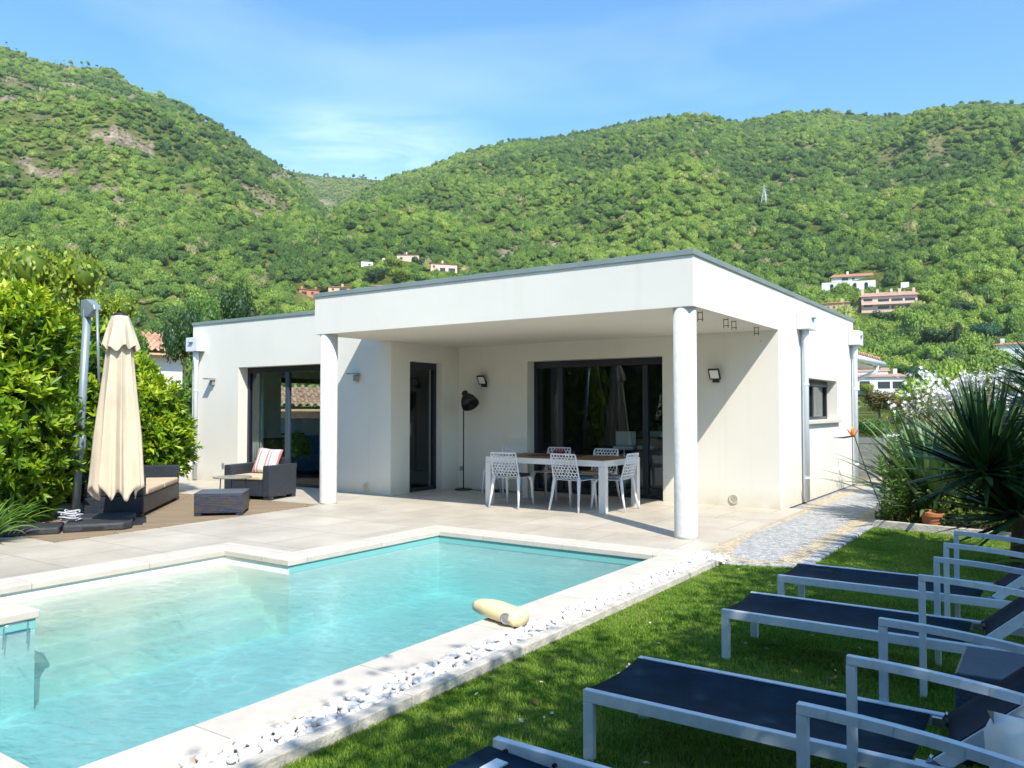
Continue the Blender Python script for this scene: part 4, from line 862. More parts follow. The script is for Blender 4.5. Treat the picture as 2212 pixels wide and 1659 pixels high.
pillow('pillow', (3.27, -4.40, .45), (rad(70), 0, rad(80)), .42, .38, .16, M['stripe_fine'], 'pale striped pillow at the right edge behind the third lounger')

# ------------------------------------------------------------------ pool things
rb_ = thing('pool_float', 'faded yellow floating pool device resting on the coping', 'pool device', (.19, -3.84, .014), rad(-10))
mb = MB(); prof = []
n = 20; K = 14; vs = []
for i in range(n+1):
    s_ = i/n; x = -.27+.5*s_; hw = .095*min(1, (math.sin(min(1, s_*1.2+.42)*math.pi/2))**.7); hz = .082*(math.sin(min(1, s_*1.2+.4)*math.pi/2))**.8*(1-.12*s_)
    zc = .092-.02*s_+.006*math.sin(s_*5)
    if i == n: hw *= .9; hz *= .9
    for k in range(K):
        a = 2*math.pi*k/K; e = .75; vs.append((x, hw*abs(math.cos(a))**e*(1 if math.cos(a) > 0 else -1), zc+hz*abs(math.sin(a))**e*(1 if math.sin(a) > 0 else -1)))
mb.add(vs, [(i*K+k, i*K+(k+1) % K, (i+1)*K+(k+1) % K, (i+1)*K+k) for i in range(n) for k in range(K)]+[tuple(range(K)), tuple(n*K+k for k in range(K))])
rbb = mb.build('shell', M['yellow'], rb_, smooth=True)
R = Vector((.25, -1, .05)).to_track_quat('Z', 'Y').to_matrix()
MB().lathe([(.052, 0), (.052, .012), (.044, .016), (.036, .012), (.03, .014), (.012, .016), (.001, .016)], 24, (.15, -.085, .07), R).build('dial', M['grey_metal'], rb_)
MB().box((-.12, .02, .158), (.07, .02, .006)).build('label_plate', M['rubber'], rb_)
rb_.scale = (.8, .85, .72)
hl = MB().tube([(-2.6, -5.62, -.2), (-2.59, -5.62, -.05), (-2.585, -5.58, -.045), (-2.585, -5.50, -.045), (-2.59, -5.47, -.05), (-2.6, -5.47, -.2)], .005, 8).build('pool_handle', M['chrome'], None, smooth=True); hl.name = 'step_rail'; tag(hl, 'small metal handle fixed to the pool wall at the left edge', 'rail')

# fallen petals and leaves on the lawn
M['petal'] = pmat('dry_petal', (.62, .55, .42), .8, var=.3, vscale=30); M['dry'] = pmat('dry_leaf', (.3, .13, .05), .8, var=.3, vscale=30)
def fallen(m, L_, W_):
    vs = [(0, 0, 0), (L_*.35, W_*.5, .006), (L_*.7, W_*.35, .004), (L_, 0, .010), (L_*.7, -W_*.35, .005), (L_*.35, -W_*.5, .007), (L_*.5, 0, -.003)]
    return MB().add(vs, [(0, 6, 1), (1, 6, 2), (2, 6, 3), (3, 6, 4), (4, 6, 5), (5, 6, 0)])
p0 = fallen('petal', .035, .02).build('fallen_petal', M['petal']); tag(p0, 'small pale petal lying on the lawn', 'petal', 'fallen petals on the lawn')
q0 = fallen('dry', .06, .028).build('fallen_leaf', M['dry']); tag(q0, 'small brown dry leaf lying on the grass', 'leaf', 'fallen leaves on the grass')
rr = random.Random(11)
for k in range(60):
    c = (p0 if k == 0 else p0.copy()); 
    if k: COL.objects.link(c)
    c.location = (rr.uniform(.75, 3.0), rr.uniform(-6.4, -.9), ZL+.03); c.rotation_euler = (rr.uniform(-.4, .4), rr.uniform(-.4, .4), rr.uniform(0, 6.28)); s_ = rr.uniform(.5, 1.1); c.scale = (s_,)*3
for k, (x, y) in enumerate([(1.85, -5.95), (1.05, -4.8), (.80, -4.25), (2.9, -4.9), (2.2, -3.7), (.9, -5.3)]):
    c = (q0 if k == 0 else q0.copy())
    if k: COL.objects.link(c)
    c.location = (x, y, ZL+.032); c.rotation_euler = (rr.uniform(-.4, .4), rr.uniform(-.4, .4), rr.uniform(0, 6.28))

# ------------------------------------------------------------------ hills
def azx(x): return np.arctan((np.asarray(x, float)-1106)/FPX)      # angle right of the view axis
SKL = {  # crest lines: picture x, picture y (2212 px scale)
 'left': ([-1500, -600, -200, 0, 55, 111, 167, 236, 258, 319, 383, 444, 500, 552, 600, 650, 700, 760, 800, 2600], [330, 60, 50, 80, 104, 117, 123, 139, 158, 190, 213, 250, 280, 320, 352, 392, 440, 520, 600, 900]),
 'right': ([-1500, 480, 520, 560, 590, 640, 700, 780, 857, 920, 988, 1063, 1114, 1152, 1271, 1396, 1474, 1541, 1596, 1618, 1685, 1733, 1820, 1911, 1970, 2039, 2114, 2212, 2500, 3200], [930, 820, 730, 650, 600, 520, 458, 408, 370, 358, 326, 307, 293, 296, 277, 250, 242, 245, 254, 253, 236, 232, 236, 243, 238, 225, 213, 214, 240, 330]),
 'far': ([-1500, 300, 500, 552, 596, 640, 690, 756, 800, 828, 900, 1000, 2600], [700, 420, 330, 340, 350, 364, 372, 374, 378, 381, 388, 420, 700])}
RID = {'left': (980., 215.), 'right': (1000., 190.), 'far': (1750., 900.)}
def vnoise(x, y, seed=0):
    """smooth value noise on arrays"""
    xi = np.floor(x).astype(int); yi = np.floor(y).astype(int); fx = x-xi; fy = y-yi; fx = fx*fx*(3-2*fx); fy = fy*fy*(3-2*fy)
    def h(a, b):
        k = (a*374761393+b*668265263+seed*1274126177) & 0xffffffff; k = ((k ^ (k >> 13))*1103515245) & 0xffffffff; return ((k ^ (k >> 16)) & 0xffff)/65535.
    return (h(xi, yi)*(1-fx)+h(xi+1, yi)*fx)*(1-fy)+(h(xi, yi+1)*(1-fx)+h(xi+1, yi+1)*fx)*fy
def fbm(x, y, o=4, seed=0):
    s = 0; a = .5; 
    for i in range(o): s = s+a*vnoise(x*2**i, y*2**i, seed+i*7); a *= .5
    return s
def terrain(wx, wy):
    """height of the land at world x, y (arrays)"""
    dx = wx-CAM[0]; dy = wy-CAM[1]; r = np.hypot(dx, dy); fw = dx*(-math.sin(YAW))+dy*math.cos(YAW); lt = dx*math.cos(YAW)+dy*math.sin(YAW)
    a = np.arctan2(lt, fw); px = 1106+FPX*np.tan(np.clip(a, -1.35, 1.35))
    z = -.1+np.clip(r-30, 0, 1e9)*.012
    n1 = fbm(wx/150., wy/150., 4, 3)-.47; n2 = fbm(wx/45., wy/45., 3, 11)-.45
    for nm, (X, Y) in SKL.items():
        R, r0 = RID[nm]; yy = np.interp(px, X, Y)
        el_ = (829.5+FPX*math.tan(PITCH)-yy)/FPX*np.cos(np.clip(a, -1.2, 1.2))        # rise per metre of distance
        t = np.clip((r-r0)/(R-r0), 0, None); up = np.clip(t, 0, 1)**1.08; env = np.clip(4*t*(1-t), 0, 1)
        h = el_*R*up+env**1.3*(n1*120+n2*30)*(.35+.65*np.clip(t*3, 0, 1))*(1 if nm != 'far' else .4)*np.clip((1-t)*3.2, 0, 1)+(CAM[2]-6)*up-4*np.clip(t*8, 0, 1)*(1-np.clip(t, 0, 1))
        h = np.where(t > 1, (el_*R)-(t-1)*260, h); h = np.where(t <= 0, -50, h); z = np.maximum(z, h)
    back = np.clip((np.abs(a)-1.15)/.5, 0, 1); return z*(1-back)+(-.15)*back
def hit(x, y):
    d = ray(x, y); s = np.concatenate([np.arange(12, 300, .5), np.arange(300, 2200, 2.)]); P = CAM[None]+d[None]*s[:, None]; z = terrain(P[:, 0], P[:, 1]); k = np.argmax(P[:, 2] < z)
    return P[k] if P[k, 2] < z[k] else None
# rocks and clearings: (picture x, y, half width, half height, strength) looked up once, then kept as places on the hill
ROCK = [(120, 378, 70, 12, 1), (60, 352, 40, 10, .9), (215, 410, 60, 10, 1), (255, 440, 45, 9, .9), (322, 318, 14, 16, 1), (90, 375, 40, 8, .8), (240, 290, 12, 22, .8), (170, 145, 40, 8, .7), (30, 175, 26, 14, .6), (285, 210, 16, 10, .6), (440, 268, 20, 6, .6), (120, 330, 40, 6, .7), (560, 470, 24, 14, .9), (605, 385, 26, 14, .8), (510, 395, 14, 12, .6), (425, 430, 8, 12, .7), (395, 400, 16, 10, .6), (90, 258, 30, 6, .5), (480, 360, 10, 8, .5), (575, 600, 12, 34, .8), (700, 438, 20, 8, .7), (745, 352+15, 34, 6, .8), (995, 360, 20, 7, .7), (810, 455, 16, 8, .6), (880, 330+15, 10, 6, .4),
        (1735, 388, 60, 6, .8), (1820, 386, 34, 6, .8), (1735, 322, 24, 7, .5), (1500, 270, 20, 5, .5), (1120, 510, 24, 10, 1), (1190, 535, 34, 16, .9), (1100, 545, 26, 14, .8), (1330, 548, 20, 5, .7), (1635, 545, 46, 9, 1), (1720, 535, 30, 5, .8), (1850, 250, 12, 4, .4), (2010, 530, 20, 6, .3), (2080, 350, 40, 5, .35), (1560, 380, 40, 6, .3)]
DRY = [(2000, 765, 90, 14, 1), (2060, 745, 60, 10, 1), (2160, 735, 50, 10, 1), (1900, 775, 30, 10, .7), (2100, 790, 60, 12, .8), (2110, 703, 24, 8, .8), (2170, 660, 40, 8, .5)]
def spots(L):
    out = []
    for x, y, a, b, s in L:
        p = hit(x, y)
        if p is not None: out.append((p, a, b, s, x, y))
    return out
def scr(P):
    d = P-CAM[None]; z = d@cf; return 1106+FPX*(d@cr)/z, 829.5-FPX*(d@cu)/z, z
def mask(P, L):
    x, y, z = scr(P); m = np.zeros(len(P))
    for px_, py_, a, b, s in L:
        nn = fbm(P[:, 0]/14., P[:, 1]/14., 3, int(px_)) ; q = ((x-px_)/a)**2+((y-py_)/b)**2; m = np.maximum(m, s*np.clip(1.5-q-(nn-.3)*1.6, 0, 1))
    return np.where(z > 5, m, 0)
na, nr = 460, 330
aa = np.linspace(-1.3, 1.3, na); rr_ = np.geomspace(34, 2300, nr)
Ag, Rg = np.meshgrid(aa, rr_); wx = CAM[0]+Rg*(np.sin(Ag)*math.cos(YAW)-np.cos(Ag)*math.sin(YAW)); wy = CAM[1]+Rg*(np.sin(Ag)*math.sin(YAW)+np.cos(Ag)*math.cos(YAW))
wz = terrain(wx, wy); V = np.stack([wx, wy, wz], 2).reshape(-1, 3)
i = np.arange(nr-1)[:, None]*na+np.arange(na-1)[None]; Fq = np.stack([i, i+1, i+na+1, i+na], 2).reshape(-1, 4)
def hillmat():
    m = bpy.data.materials.new('hillside_scrub_and_rock'); m.use_nodes = True; nt = m.node_tree; b = nt.nodes['Principled BSDF']; L = nt.links.new; tc = N(nt, 'ShaderNodeTexCoord')
    def ramp(scale, c, pos, det=6, dist=0):
        n = N(nt, 'ShaderNodeTexNoise'); n.inputs['Scale'].default_value = scale; n.inputs['Detail'].default_value = det; n.inputs['Roughness'].default_value = .65; n.inputs['Distortion'].default_value = dist
        r = N(nt, 'ShaderNodeValToRGB'); e = r.color_ramp.elements
        while len(e) < len(c): e.new(.5)
        for k in range(len(c)): e[k].position = pos[k]; e[k].color = (*c[k], 1)
        L(tc.outputs['Object'], n.inputs[0]); L(n.outputs[0], r.inputs[0]); return r.outputs[0], n.outputs[0]
    g, gn = ramp(.09, [(.06, .09, .02), (.14, .18, .035), (.25, .25, .085)], [.3, .5, .68])
    k, kn = ramp(.16, [(.07, .075, .04), (.30, .22, .16), (.45, .36, .28), (.6, .52, .44)], [.36, .45, .56, .7], 12, 1.6)
    d, dn = ramp(.25, [(.17, .15, .055), (.33, .27, .13)], [.35, .65])
    a1 = N(nt, 'ShaderNodeAttribute', attribute_name='rock'); a2 = N(nt, 'ShaderNodeAttribute', attribute_name='dry')
    m1 = N(nt, 'ShaderNodeMixRGB'); L(a1.outputs['Fac'], m1.inputs[0]); L(g, m1.inputs[1]); L(k, m1.inputs[2])
    m2 = N(nt, 'ShaderNodeMixRGB'); L(a2.outputs['Fac'], m2.inputs[0]); L(m1.outputs[0], m2.inputs[1]); L(d, m2.inputs[2]); L(m2.outputs[0], b.inputs['Base Color'])
    b.inputs['Roughness'].default_value = .95; b.inputs['Specular IOR Level'].default_value = .1
    bp = N(nt, 'ShaderNodeBump'); bp.inputs['Strength'].default_value = 1; bp.inputs['Distance'].default_value = 6; L(kn, bp.inputs['Height']); L(bp.outputs[0], b.inputs['Normal'])
    return m
def crags(P):
    x, y, z = scr(P); q = fbm(P[:, 0]/34, P[:, 1]/34+P[:, 2]/40, 4, 77)+.22*(fbm(P[:, 0]/160, P[:, 1]/160, 2, 31)-.37); left = np.clip(1.15-(x/760)**2, 0, 1)*np.clip((620-y)/200, 0, 1); right = .35*np.clip((x-900)/300, 0, 1)
    return np.where(z > 5, np.clip((q-.625+.08*left)*11, 0, 1)*np.clip(left+right, 0, 1), 0)
rockm = np.maximum(mask(V, ROCK), crags(V)*.9); drym = mask(V, DRY)
hz = np_mesh('hills', V, Fq, hillmat(), attrs={'rock': rockm, 'dry': drym}, smooth=True); tag(hz, kind='structure')

# ------------------------------------------------------------------ tree crowns
TREE_COLS = [(.05, .11, .03), (.105, .195, .035), (.18, .295, .045), (.27, .39, .055), (.38, .46, .09), (.32, .27, .16)]
def instmat(name):
    m = leafmat(name, TREE_COLS, .7, .2); nt = m.node_tree
    a = [n for n in nt.nodes if n.type == 'ATTRIBUTE'][0]; a.attribute_type = 'INSTANCER'; a.attribute_name = 'tone'
    r = [n for n in nt.nodes if n.type == 'VALTORGB'][0]; n = N(nt, 'ShaderNodeAttribute', attribute_name='tint'); ad = N(nt, 'ShaderNodeMath', operation='MULTIPLY_ADD'); ad.inputs[1].default_value = .36
    nt.links.new(n.outputs['Fac'], ad.inputs[0]); nt.links.new(a.outputs['Fac'], ad.inputs[2]); nt.links.new(ad.outputs[0], r.inputs[0]); return m
M['wood'] = instmat('woodland_leaves')
def leafset(P, D, Lh, Wd, up=None, fold=.25):
    """small folded leaves: P positions, D directions (unit), lengths, widths -> V, F"""
    n = len(P); 
    if up is None: up = rng.normal(size=(n, 3))
    s = np.cross(D, up); s /= np.linalg.norm(s, axis=1, keepdims=True)+1e-9; nn = np.cross(s, D)
    Lh = np.broadcast_to(Lh, n)[:, None]; Wd = np.broadcast_to(Wd, n)[:, None]
    mid = P+D*Lh*.5
    V = np.stack([P, mid+s*Wd/2+nn*Wd*fold, P+D*Lh, mid-s*Wd/2+nn*Wd*fold], 1).reshape(-1, 3); i = np.arange(n)[:, None]*4
    return V, np.concatenate([i+[0, 1, 2], i+[0, 2, 3]], 0)
def unit(n):
    d = rng.normal(size=(n, 3)); return d/np.linalg.norm(d, axis=1, keepdims=True)
def crown_proto(name, lobes, per, size, core=.8, flat=1, mat=None, lift=0):
    """unit crown: leaf clumps standing off several lobes, with rough cores behind them"""
    Vs = []; Fs = []; T = []; b = 0
    for (c, r) in lobes:
        c = np.array(c); r = np.array(r)
        if core:
            v = IV*(1+rng.uniform(-.22, .12, (len(IV), 1)))*r*core+c; Vs.append(v); Fs.append(IF+b); T.append(np.full(len(v), .0)); b += len(v)
        n = int(per*(r[0]*r[2])**.9*10); d = unit(n); d[:, 2] = np.abs(d[:, 2])*.9+d[:, 2]*.1 if lift else d[:, 2]
        P = c+d*r*rng.uniform(.8, 1.1, (n, 1)); dd = d*.55+unit(n)*.8; dd /= np.linalg.norm(dd, axis=1, keepdims=True)
        v, f = leafset(P, dd, size*rng.uniform(.6, 1.3, n), size*rng.uniform(.5, .9, n), up=d+unit(n)*.5, fold=.1)
        Vs.append(v); Fs.append(f+b); T.append(np.repeat(rng.uniform(0, 1, n), 4)); b += len(v)
    return np_mesh(name, np.concatenate(Vs), np.concatenate(Fs), mat, attrs={'tint': np.concatenate(T)}, link=False)
def rand_lobes(k, spread=.5, rmin=.3, rmax=.5, zf=.8):
    L_ = [((0, 0, .45), (.62, .62, .45))]
    for i in range(k):
        a = 6.28*i/k+random.uniform(-.4, .4); q = random.uniform(.35, 1)*spread; r = random.uniform(rmin, rmax)
        L_.append(((q*math.cos(a), q*math.sin(a), random.uniform(.3, .75)), (r, r, r*zf)))
    return L_
protos = [crown_proto('woodland_crown', rand_lobes(7+k % 3), 62, .125, mat=M['wood'], lift=1) for k in range(5)]
protos += [crown_proto('scrub_crown', [((0, 0, .15), (.9, .9, .45)), ((.4, .2, .2), (.5, .5, .4)), ((-.4, -.1, .2), (.5, .5, .35))], 40, .17, mat=M['wood'], lift=1) for k in range(2)]

HOUSES = {}        # boxes in the picture the wood must keep clear of houses: filled below, (x0,x1,ytop,ybase,dist)
def reg(x0, x1, y0, y1, keep=1.0):
    p = hit((x0+x1)/2, y1); HOUSES[(x0, x1, y0, y1)] = np.linalg.norm((p-CAM)[:2]) if p is not None else 300.; return p
H = {'orange': reg(646, 690, 622, 644), 'peach': reg(710, 762, 616, 631), 'shed': reg(780, 806, 562, 575), 'lilac': reg(826, 856, 556, 570), 'slope': reg(857, 905, 546, 566), 'wide': reg(930, 988, 565, 588),
     'roofonly': reg(802, 860, 611, 622), 'peachr': reg(1776, 1834, 648, 683), 'pink': reg(1866, 1976, 628, 674), 'white': reg(1782, 1911, 589, 619), 'upper_': reg(1800, 1911, 588, 606), 'cube': reg(1947, 1963, 608, 622), 'villa2': reg(1851, 1951, 787, 850), 'farright': reg(2152, 2225, 738, 774)}
# wood
n = 98000
a = rng.uniform(-.76, .80, n); r = np.sqrt(rng.uniform(60**2, 1075**2, n)); 
n2 = 9000; a = np.concatenate([a, rng.uniform(-.42, .05, n2)]); r = np.concatenate([r, np.sqrt(rng.uniform(950**2, 1800**2, n2))])
X = CAM[0]+r*(np.sin(a)*math.cos(YAW)-np.cos(a)*math.sin(YAW)); Y = CAM[1]+r*(np.sin(a)*math.sin(YAW)+np.cos(a)*math.cos(YAW)); Z = terrain(X, Y); P = np.stack([X, Y, Z], 1)
sx, sy, sz = scr(P); rk = np.maximum(mask(P, ROCK), crags(P)*.85); dr = mask(P, DRY)
shrubby = (np.clip(.95-(sx/620)**2, 0, 1))*np.clip((560-sy)/200, 0, 1)           # the left mountain carries low scrub
keep = rng.uniform(0, 1, len(r)) > np.maximum(rk*.82, dr*1.1)
keep &= (r > 150) | (sx > 1830) | (sx < 640)
for (x0, x1, y0, y1), dist in HOUSES.items():
    m_ = FPX/np.maximum(sz, 1)
    keep &= ~((sx > x0-2*m_) & (sx < x1+2*m_) & (r < dist+5) & (sy-5.5*m_ < y1+(0 if r.size else 0)) & (sy > y0-2) & (r > dist-150) & (sy-4.0*m_ < y1-2))
keep &= (sx > -90) & (sx < 2300)
# thin the near ground so that individual trees can stand there
keep &= (r > 235) | (rng.uniform(0, 1, len(r)) < .42)
P = P[keep]; rk = rk[keep]; shrubby = shrubby[keep]; r = r[keep]; sx = sx[keep]; sy = sy[keep]; n = len(P)
sc_n = fbm(P[:, 0]/90, P[:, 1]/90, 3, 21); isb = rng.uniform(0, 1, n) < np.clip(shrubby*.75+(sc_n > .56)*.25, 0, .9)
rad_ = np.where(isb, rng.uniform(1.1, 2.6, n), rng.uniform(2.0, 3.9, n))*np.where(rng.uniform(0, 1, n) < .08, 1.35, 1); rad_ = np.where(rk > .25, rad_*.42, rad_)
hgt = rad_*np.where(isb, rng.uniform(.8, 1.2, n), rng.uniform(.95, 1.9, n)); P[:, 2] -= rad_*.15
tone = np.clip(fbm(P[:, 0]/60, P[:, 1]/60, 3, 5)*1.1-.22+rng.normal(0, .17, n)+.05*np.clip((r-400)/600, 0, 1), 0, .85)
tone = np.where(rng.uniform(0, 1, n) < .1, tone*.3, tone)*.78; tone = np.where(rng.uniform(0, 1, n) < .025, .85, tone)
idx = np.where(isb, rng.integers(5, 7, n), rng.integers(0, 5, n)).astype(np.int32)
wood = instancer('hillside_wood', P, {'idx': idx, 'rot': np.stack([rng.uniform(-.12, .12, n), rng.uniform(-.12, .12, n), rng.uniform(0, 6.28, n)], 1), 'scl': np.stack([rad_, rad_, hgt], 1), 'tone': tone}, protos)
tag(wood, 'dense green wood and scrub covering the slopes of both hills', 'woodland', kind='stuff')
print('wood instances', n)

# ------------------------------------------------------------------ houses on the hillside and next door
def roofmat(name, c1, c2):
    m = brickmat(name, c1, c2, (.12, .06, .04), .42, .22, 0, .02, .8, .25, .02, vs=1.1); return m
M['tile_orange'] = roofmat('orange_roof_tiles', (.5, .24, .13), (.42, .2, .11)); M['tile_pink'] = roofmat('pink_roof_tiles', (.5, .32, .25), (.44, .28, .22))
M['h_peach'] = pmat('peach_render', (.62, .42, .26), .9, var=.05); M['h_orange'] = pmat('burnt_orange_render', (.5, .2, .1), .9, var=.06); M['h_white'] = pmat('white_render', (.7, .69, .66), .9, var=.04); M['h_pink'] = pmat('pale_pink_render', (.64, .47, .38), .9, var=.05)
M['h_win'] = pmat('dark_window', (.03, .035, .045), .25); M['h_shut'] = pmat('brown_shutter', (.2, .09, .05), .7)
def far_house(key, x0, x1, y0, y1, label, wall, roof, wins, rot=.0, dep=.7, pitch=.16, chim=(), low=None, cat='house', balcony=None):
    p = H[key]; s_ = ((p-CAM)@cf)/FPX; W_ = (x1-x0)*s_; Hh = (y1-y0)*s_
    face = math.atan2(cam.location.y-p[1], cam.location.x-p[0]) if False else math.atan2(CAM[1]-p[1], CAM[0]-p[0])
    t = thing('hillside_house' if cat == 'house' else cat, label, cat, (p[0], p[1], p[2]), face+math.pi/2+rot)          # local -y looks at the viewer
    D_ = W_*dep; rh = W_*pitch*.5; hw = Hh-rh
    MB().bb(-W_/2, W_/2, 0, D_, -4, hw).build('wall', M[wall], t)
    o = .05*W_*.5+.25
    if roof:
        MB().add([(-W_/2-o, -o, hw), (W_/2+o, -o, hw), (W_/2+o, D_+o, hw), (-W_/2-o, D_+o, hw), (-W_/2-o+D_*.25, D_*.5, hw+rh), (W_/2+o-D_*.25, D_*.5, hw+rh)], [(0, 1, 5, 4), (2, 3, 4, 5), (1, 2, 5), (3, 0, 4), (3, 2, 1, 0)]).build('roof', M[roof], t)
        rf = t.children[-1]
        for cx in chim: MB().bb(cx*W_-.45, cx*W_+.45, D_*.4, D_*.4+.7, hw+rh*.5, hw+rh+1.1).build('chimney', M[wall], rf)
    for (u, v, ww, hh) in wins:          # centre u (-.5...5), v (0..1 of wall height), size in fractions
        f = MB().bb(u*W_-ww*W_/2, u*W_+ww*W_/2, -.04, .0, v*hw-hh*hw/2, v*hw+hh*hw/2).build('window', M['h_win'], t)
        MB().bb(u*W_-ww*W_/2-.05*ww*W_, u*W_+ww*W_/2+.05*ww*W_, -.12, .0, v*hw-hh*hw/2-.15, v*hw-hh*hw/2).build('sill', M[wall], f)
    if low:                               # a terrace or lower wing in front: (u0,u1,height fraction,depth)
        for (u0, u1, hf, dd) in low: MB().bb(u0*W_, u1*W_, -dd*W_, -.15, -4, hf*hw).build('terrace_wall', M[wall], t)
    if balcony:
        for v in balcony: MB().bb(-W_/2, W_/2, -1.2, -.01, v*hw-.5, v*hw+.45).build('balcony', M[wall], t)
    return t, W_, hw, D_
far_house('orange', 646, 690, 622, 644, 'burnt orange house on the slope just left of the villa canopy roof', 'h_orange', 'tile_orange', [(-.25, .55, .25, .4), (.15, .6, .12, .3)], .25, chim=(-.3, .38))
far_house('peach', 710, 762, 616, 631, 'peach house with dark loggia above the left end of the canopy roof', 'h_peach', 'tile_orange', [(-.32, .5, .1, .35), (.1, .5, .3, .5)], .1, chim=(.1,))
far_house('shed', 780, 806, 562, 575, 'small white building alone among the trees, left of the lilac house', 'h_white', 'h_white', [(.2, .4, .2, .3)], .3)
far_house('lilac', 826, 856, 556, 570, 'low white house with big window, joined below the tiled house on the slope', 'h_white', None, [(-.1, .5, .6, .5)], .1)
far_house('slope', 857, 905, 546, 566, 'white house with tiled roof, highest of the houses above the canopy', 'h_pink', 'tile_pink', [(-.3, .5, .12, .3), (.28, .5, .2, .35)], -.15, chim=(-.1,))
far_house('wide', 930, 988, 565, 588, 'cream house with arches and tiled roofs, rightmost above the canopy', 'h_pink', 'tile_orange', [(-.05, .3, .2, .4), (.3, .3, .25, .4), (-.38, .62, .08, .25)], .2, chim=(0,))
far_house('roofonly', 802, 860, 611, 624, 'house with only its orange tiled roof showing over the canopy edge', 'h_white', 'tile_orange', [(.2, .5, .3, .3)], -.1, pitch=.3)
far_house('peachr', 1776, 1834, 650, 683, 'peach house with chimney just above the sloping roof edge of the villa', 'h_peach', 'tile_orange', [(-.25, .7, .08, .12), (-.05, .7, .08, .12), (.36, .62, .22, .3)], -.1, chim=(.2,))
t, W_, hw, D_ = far_house('pink', 1866, 1976, 628, 674, 'large pink terraced house with many balconies on the right slope', 'h_pink', 'tile_pink', [(-.38, .8, .16, .16), (-.38, .45, .16, .16), (-.1, .72, .2, .2), (.14, .72, .2, .2), (.37, .72, .18, .2), (-.1, .3, .2, .2), (.14, .3, .2, .2), (.37, .3, .18, .2)], .06, dep=.35, pitch=.2, chim=(-.47, -.2, .05, .2, .45), balcony=(.56,))
H['upper'] = H['upper_']
far_house('upper', 1800, 1911, 588, 606, 'long white house with orange tiled roof, highest on the right slope', 'h_white', 'tile_orange', [(-.25, .5, .12, .6), (-.1, .5, .05, .5), (.15, .5, .05, .4), (.35, .5, .05, .4)], .03, dep=.3, chim=(-.2,))
tw = thing('retaining_wall', 'long white terrace wall with dark arches below the long white house', 'wall', tuple(H['white']), math.atan2(CAM[1]-H['white'][1], CAM[0]-H['white'][0])+math.pi/2)
s_ = ((H['white']-CAM)@cf)/FPX; MB().bb(-65*s_, 40*s_, -9, -8, -5, 5*s_).build('wall', M['h_white'], tw)
for u in (-45, -22, 0, 22): MB().lathe([(3.4*s_, 0), (3.4*s_, .05)], 16, (u*s_, -9.03, -.4), Matrix.Rotation(rad(90), 3, 'X')).bb(u*s_-3.4*s_, u*s_+3.4*s_, -9.08, -9.0, -3, -.4).build('arch', M['h_win'], tw)
far_house('cube', 1947, 1963, 608, 622, 'tiny white outbuilding right of the long white house', 'h_white', None, [], .1)
t, W_, hw, D_ = far_house('villa2', 1851, 1951, 806, 850, 'white two level house with pink tiled roofs just right of the villa', 'h_white', 'tile_pink', [(-.3, .45, .2, .6), (.08, .4, .24, .62), (.35, .4, .2, .62)], .08, dep=.5, chim=(.32,), low=[(-.15, .5, .28, .12), (-.52, -.2, .2, .1)])
MB().bb(-W_*.5, W_*.18, D_*.4, D_*.95, hw*.6, hw+W_*.14).build('upper_storey', M['h_white'], t)
MB().add([(-W_*.55, D_*.36, hw+W_*.13), (W_*.22, D_*.36, hw+W_*.13), (W_*.22, D_, hw+W_*.22), (-W_*.55, D_, hw+W_*.22)], [(0, 1, 2, 3)]).build('roof', M['tile_pink'], t)
far_house('farright', 2152, 2225, 740, 776, 'white house with tiled roof at the right edge behind the dark sword leaves', 'h_white', 'tile_orange', [(.1, .5, .1, .3)], -.1, chim=(-.3,))

def tile_plane(name, o, e, u, le, lu, parent, m):
    """barrel tiles: origin o, unit eave direction e, unit up-slope direction u"""
    o, e, u = Vector(o), Vector(e).normalized(), Vector(u).normalized(); n = e.cross(u).normalized(); n = n if n.z > 0 else -n
    st_ = max(2, int(le/.2*8)); rows = int(lu/.36); vs = []; 
    for j in range(rows):
        for q in (0, 1):
            d_ = j*.36+q*.36; hz_ = (.03 if q == 0 else 0)
            for i in range(st_+1):
                a = le*i/st_; c_ = math.cos(a/.2*2*math.pi); vs.append(o+e*a+u*d_+n*(.045*(abs(c_)**.7)*(1 if c_ > 0 else -.8)+hz_))
    k = st_+1; fs = [(r*k+i, r*k+i+1, (r+1)*k+i+1, (r+1)*k+i) for r in range(2*rows-1) for i in range(st_)]
    q = MB().add(vs, fs).build(name, m, parent, smooth=False); return q
M['clay'] = pmat('weathered_clay_tiles', (.36, .17, .10), .85, col2=(.62, .42, .30), vscale=3.2, bump=.3, bscale=30, detail=3)
# annex behind the villa: tiled roof, gutter, soffit
ax = thing('tiled_annex', 'tiled roof annex with white gutter behind the far right corner of the villa', 'annex', (0, 0, 0))
MB().bb(-6.5, -.95, 8.15, 13.2, -.1, 2.35).build('wall', M['wall'], ax); tile_plane('roof', (-.42, 8.1, 2.60), (0, 1, 0), (-.93, 0, .3), 5.35, 5.4, ax, M['clay'])
MB().bb(-.95, -.42, 8.12, 13.4, 2.38, 2.42).build('soffit', M['h_white'], ax); MB().tube([(-.36, 8.12, 2.50), (-.36, 13.45, 2.50)], .07, 12).build('gutter', M['pvc'], ax, smooth=True)
MB().tube([(-.36, 12.6, 2.45), (-.38, 12.6, 2.3), (-.7, 12.5, 2.15), (-.9, 12.4, 2.0), (-.9, 12.4, 0)], .045, 10).build('rainwater_pipe', M['pvc'], ax, smooth=True)
gt = thing('garden_gate', 'low grey slatted gate at the end of the cobbled path', 'gate', (0, 0, 0))
p = CAM+ray(1870, 1020)*15.6
for k in range(6): MB().bb(p[0]-.25, p[0]+.35, 8.6, 8.63, .08+k*.13, .19+k*.13).build('slat', M['grey_metal'], gt)
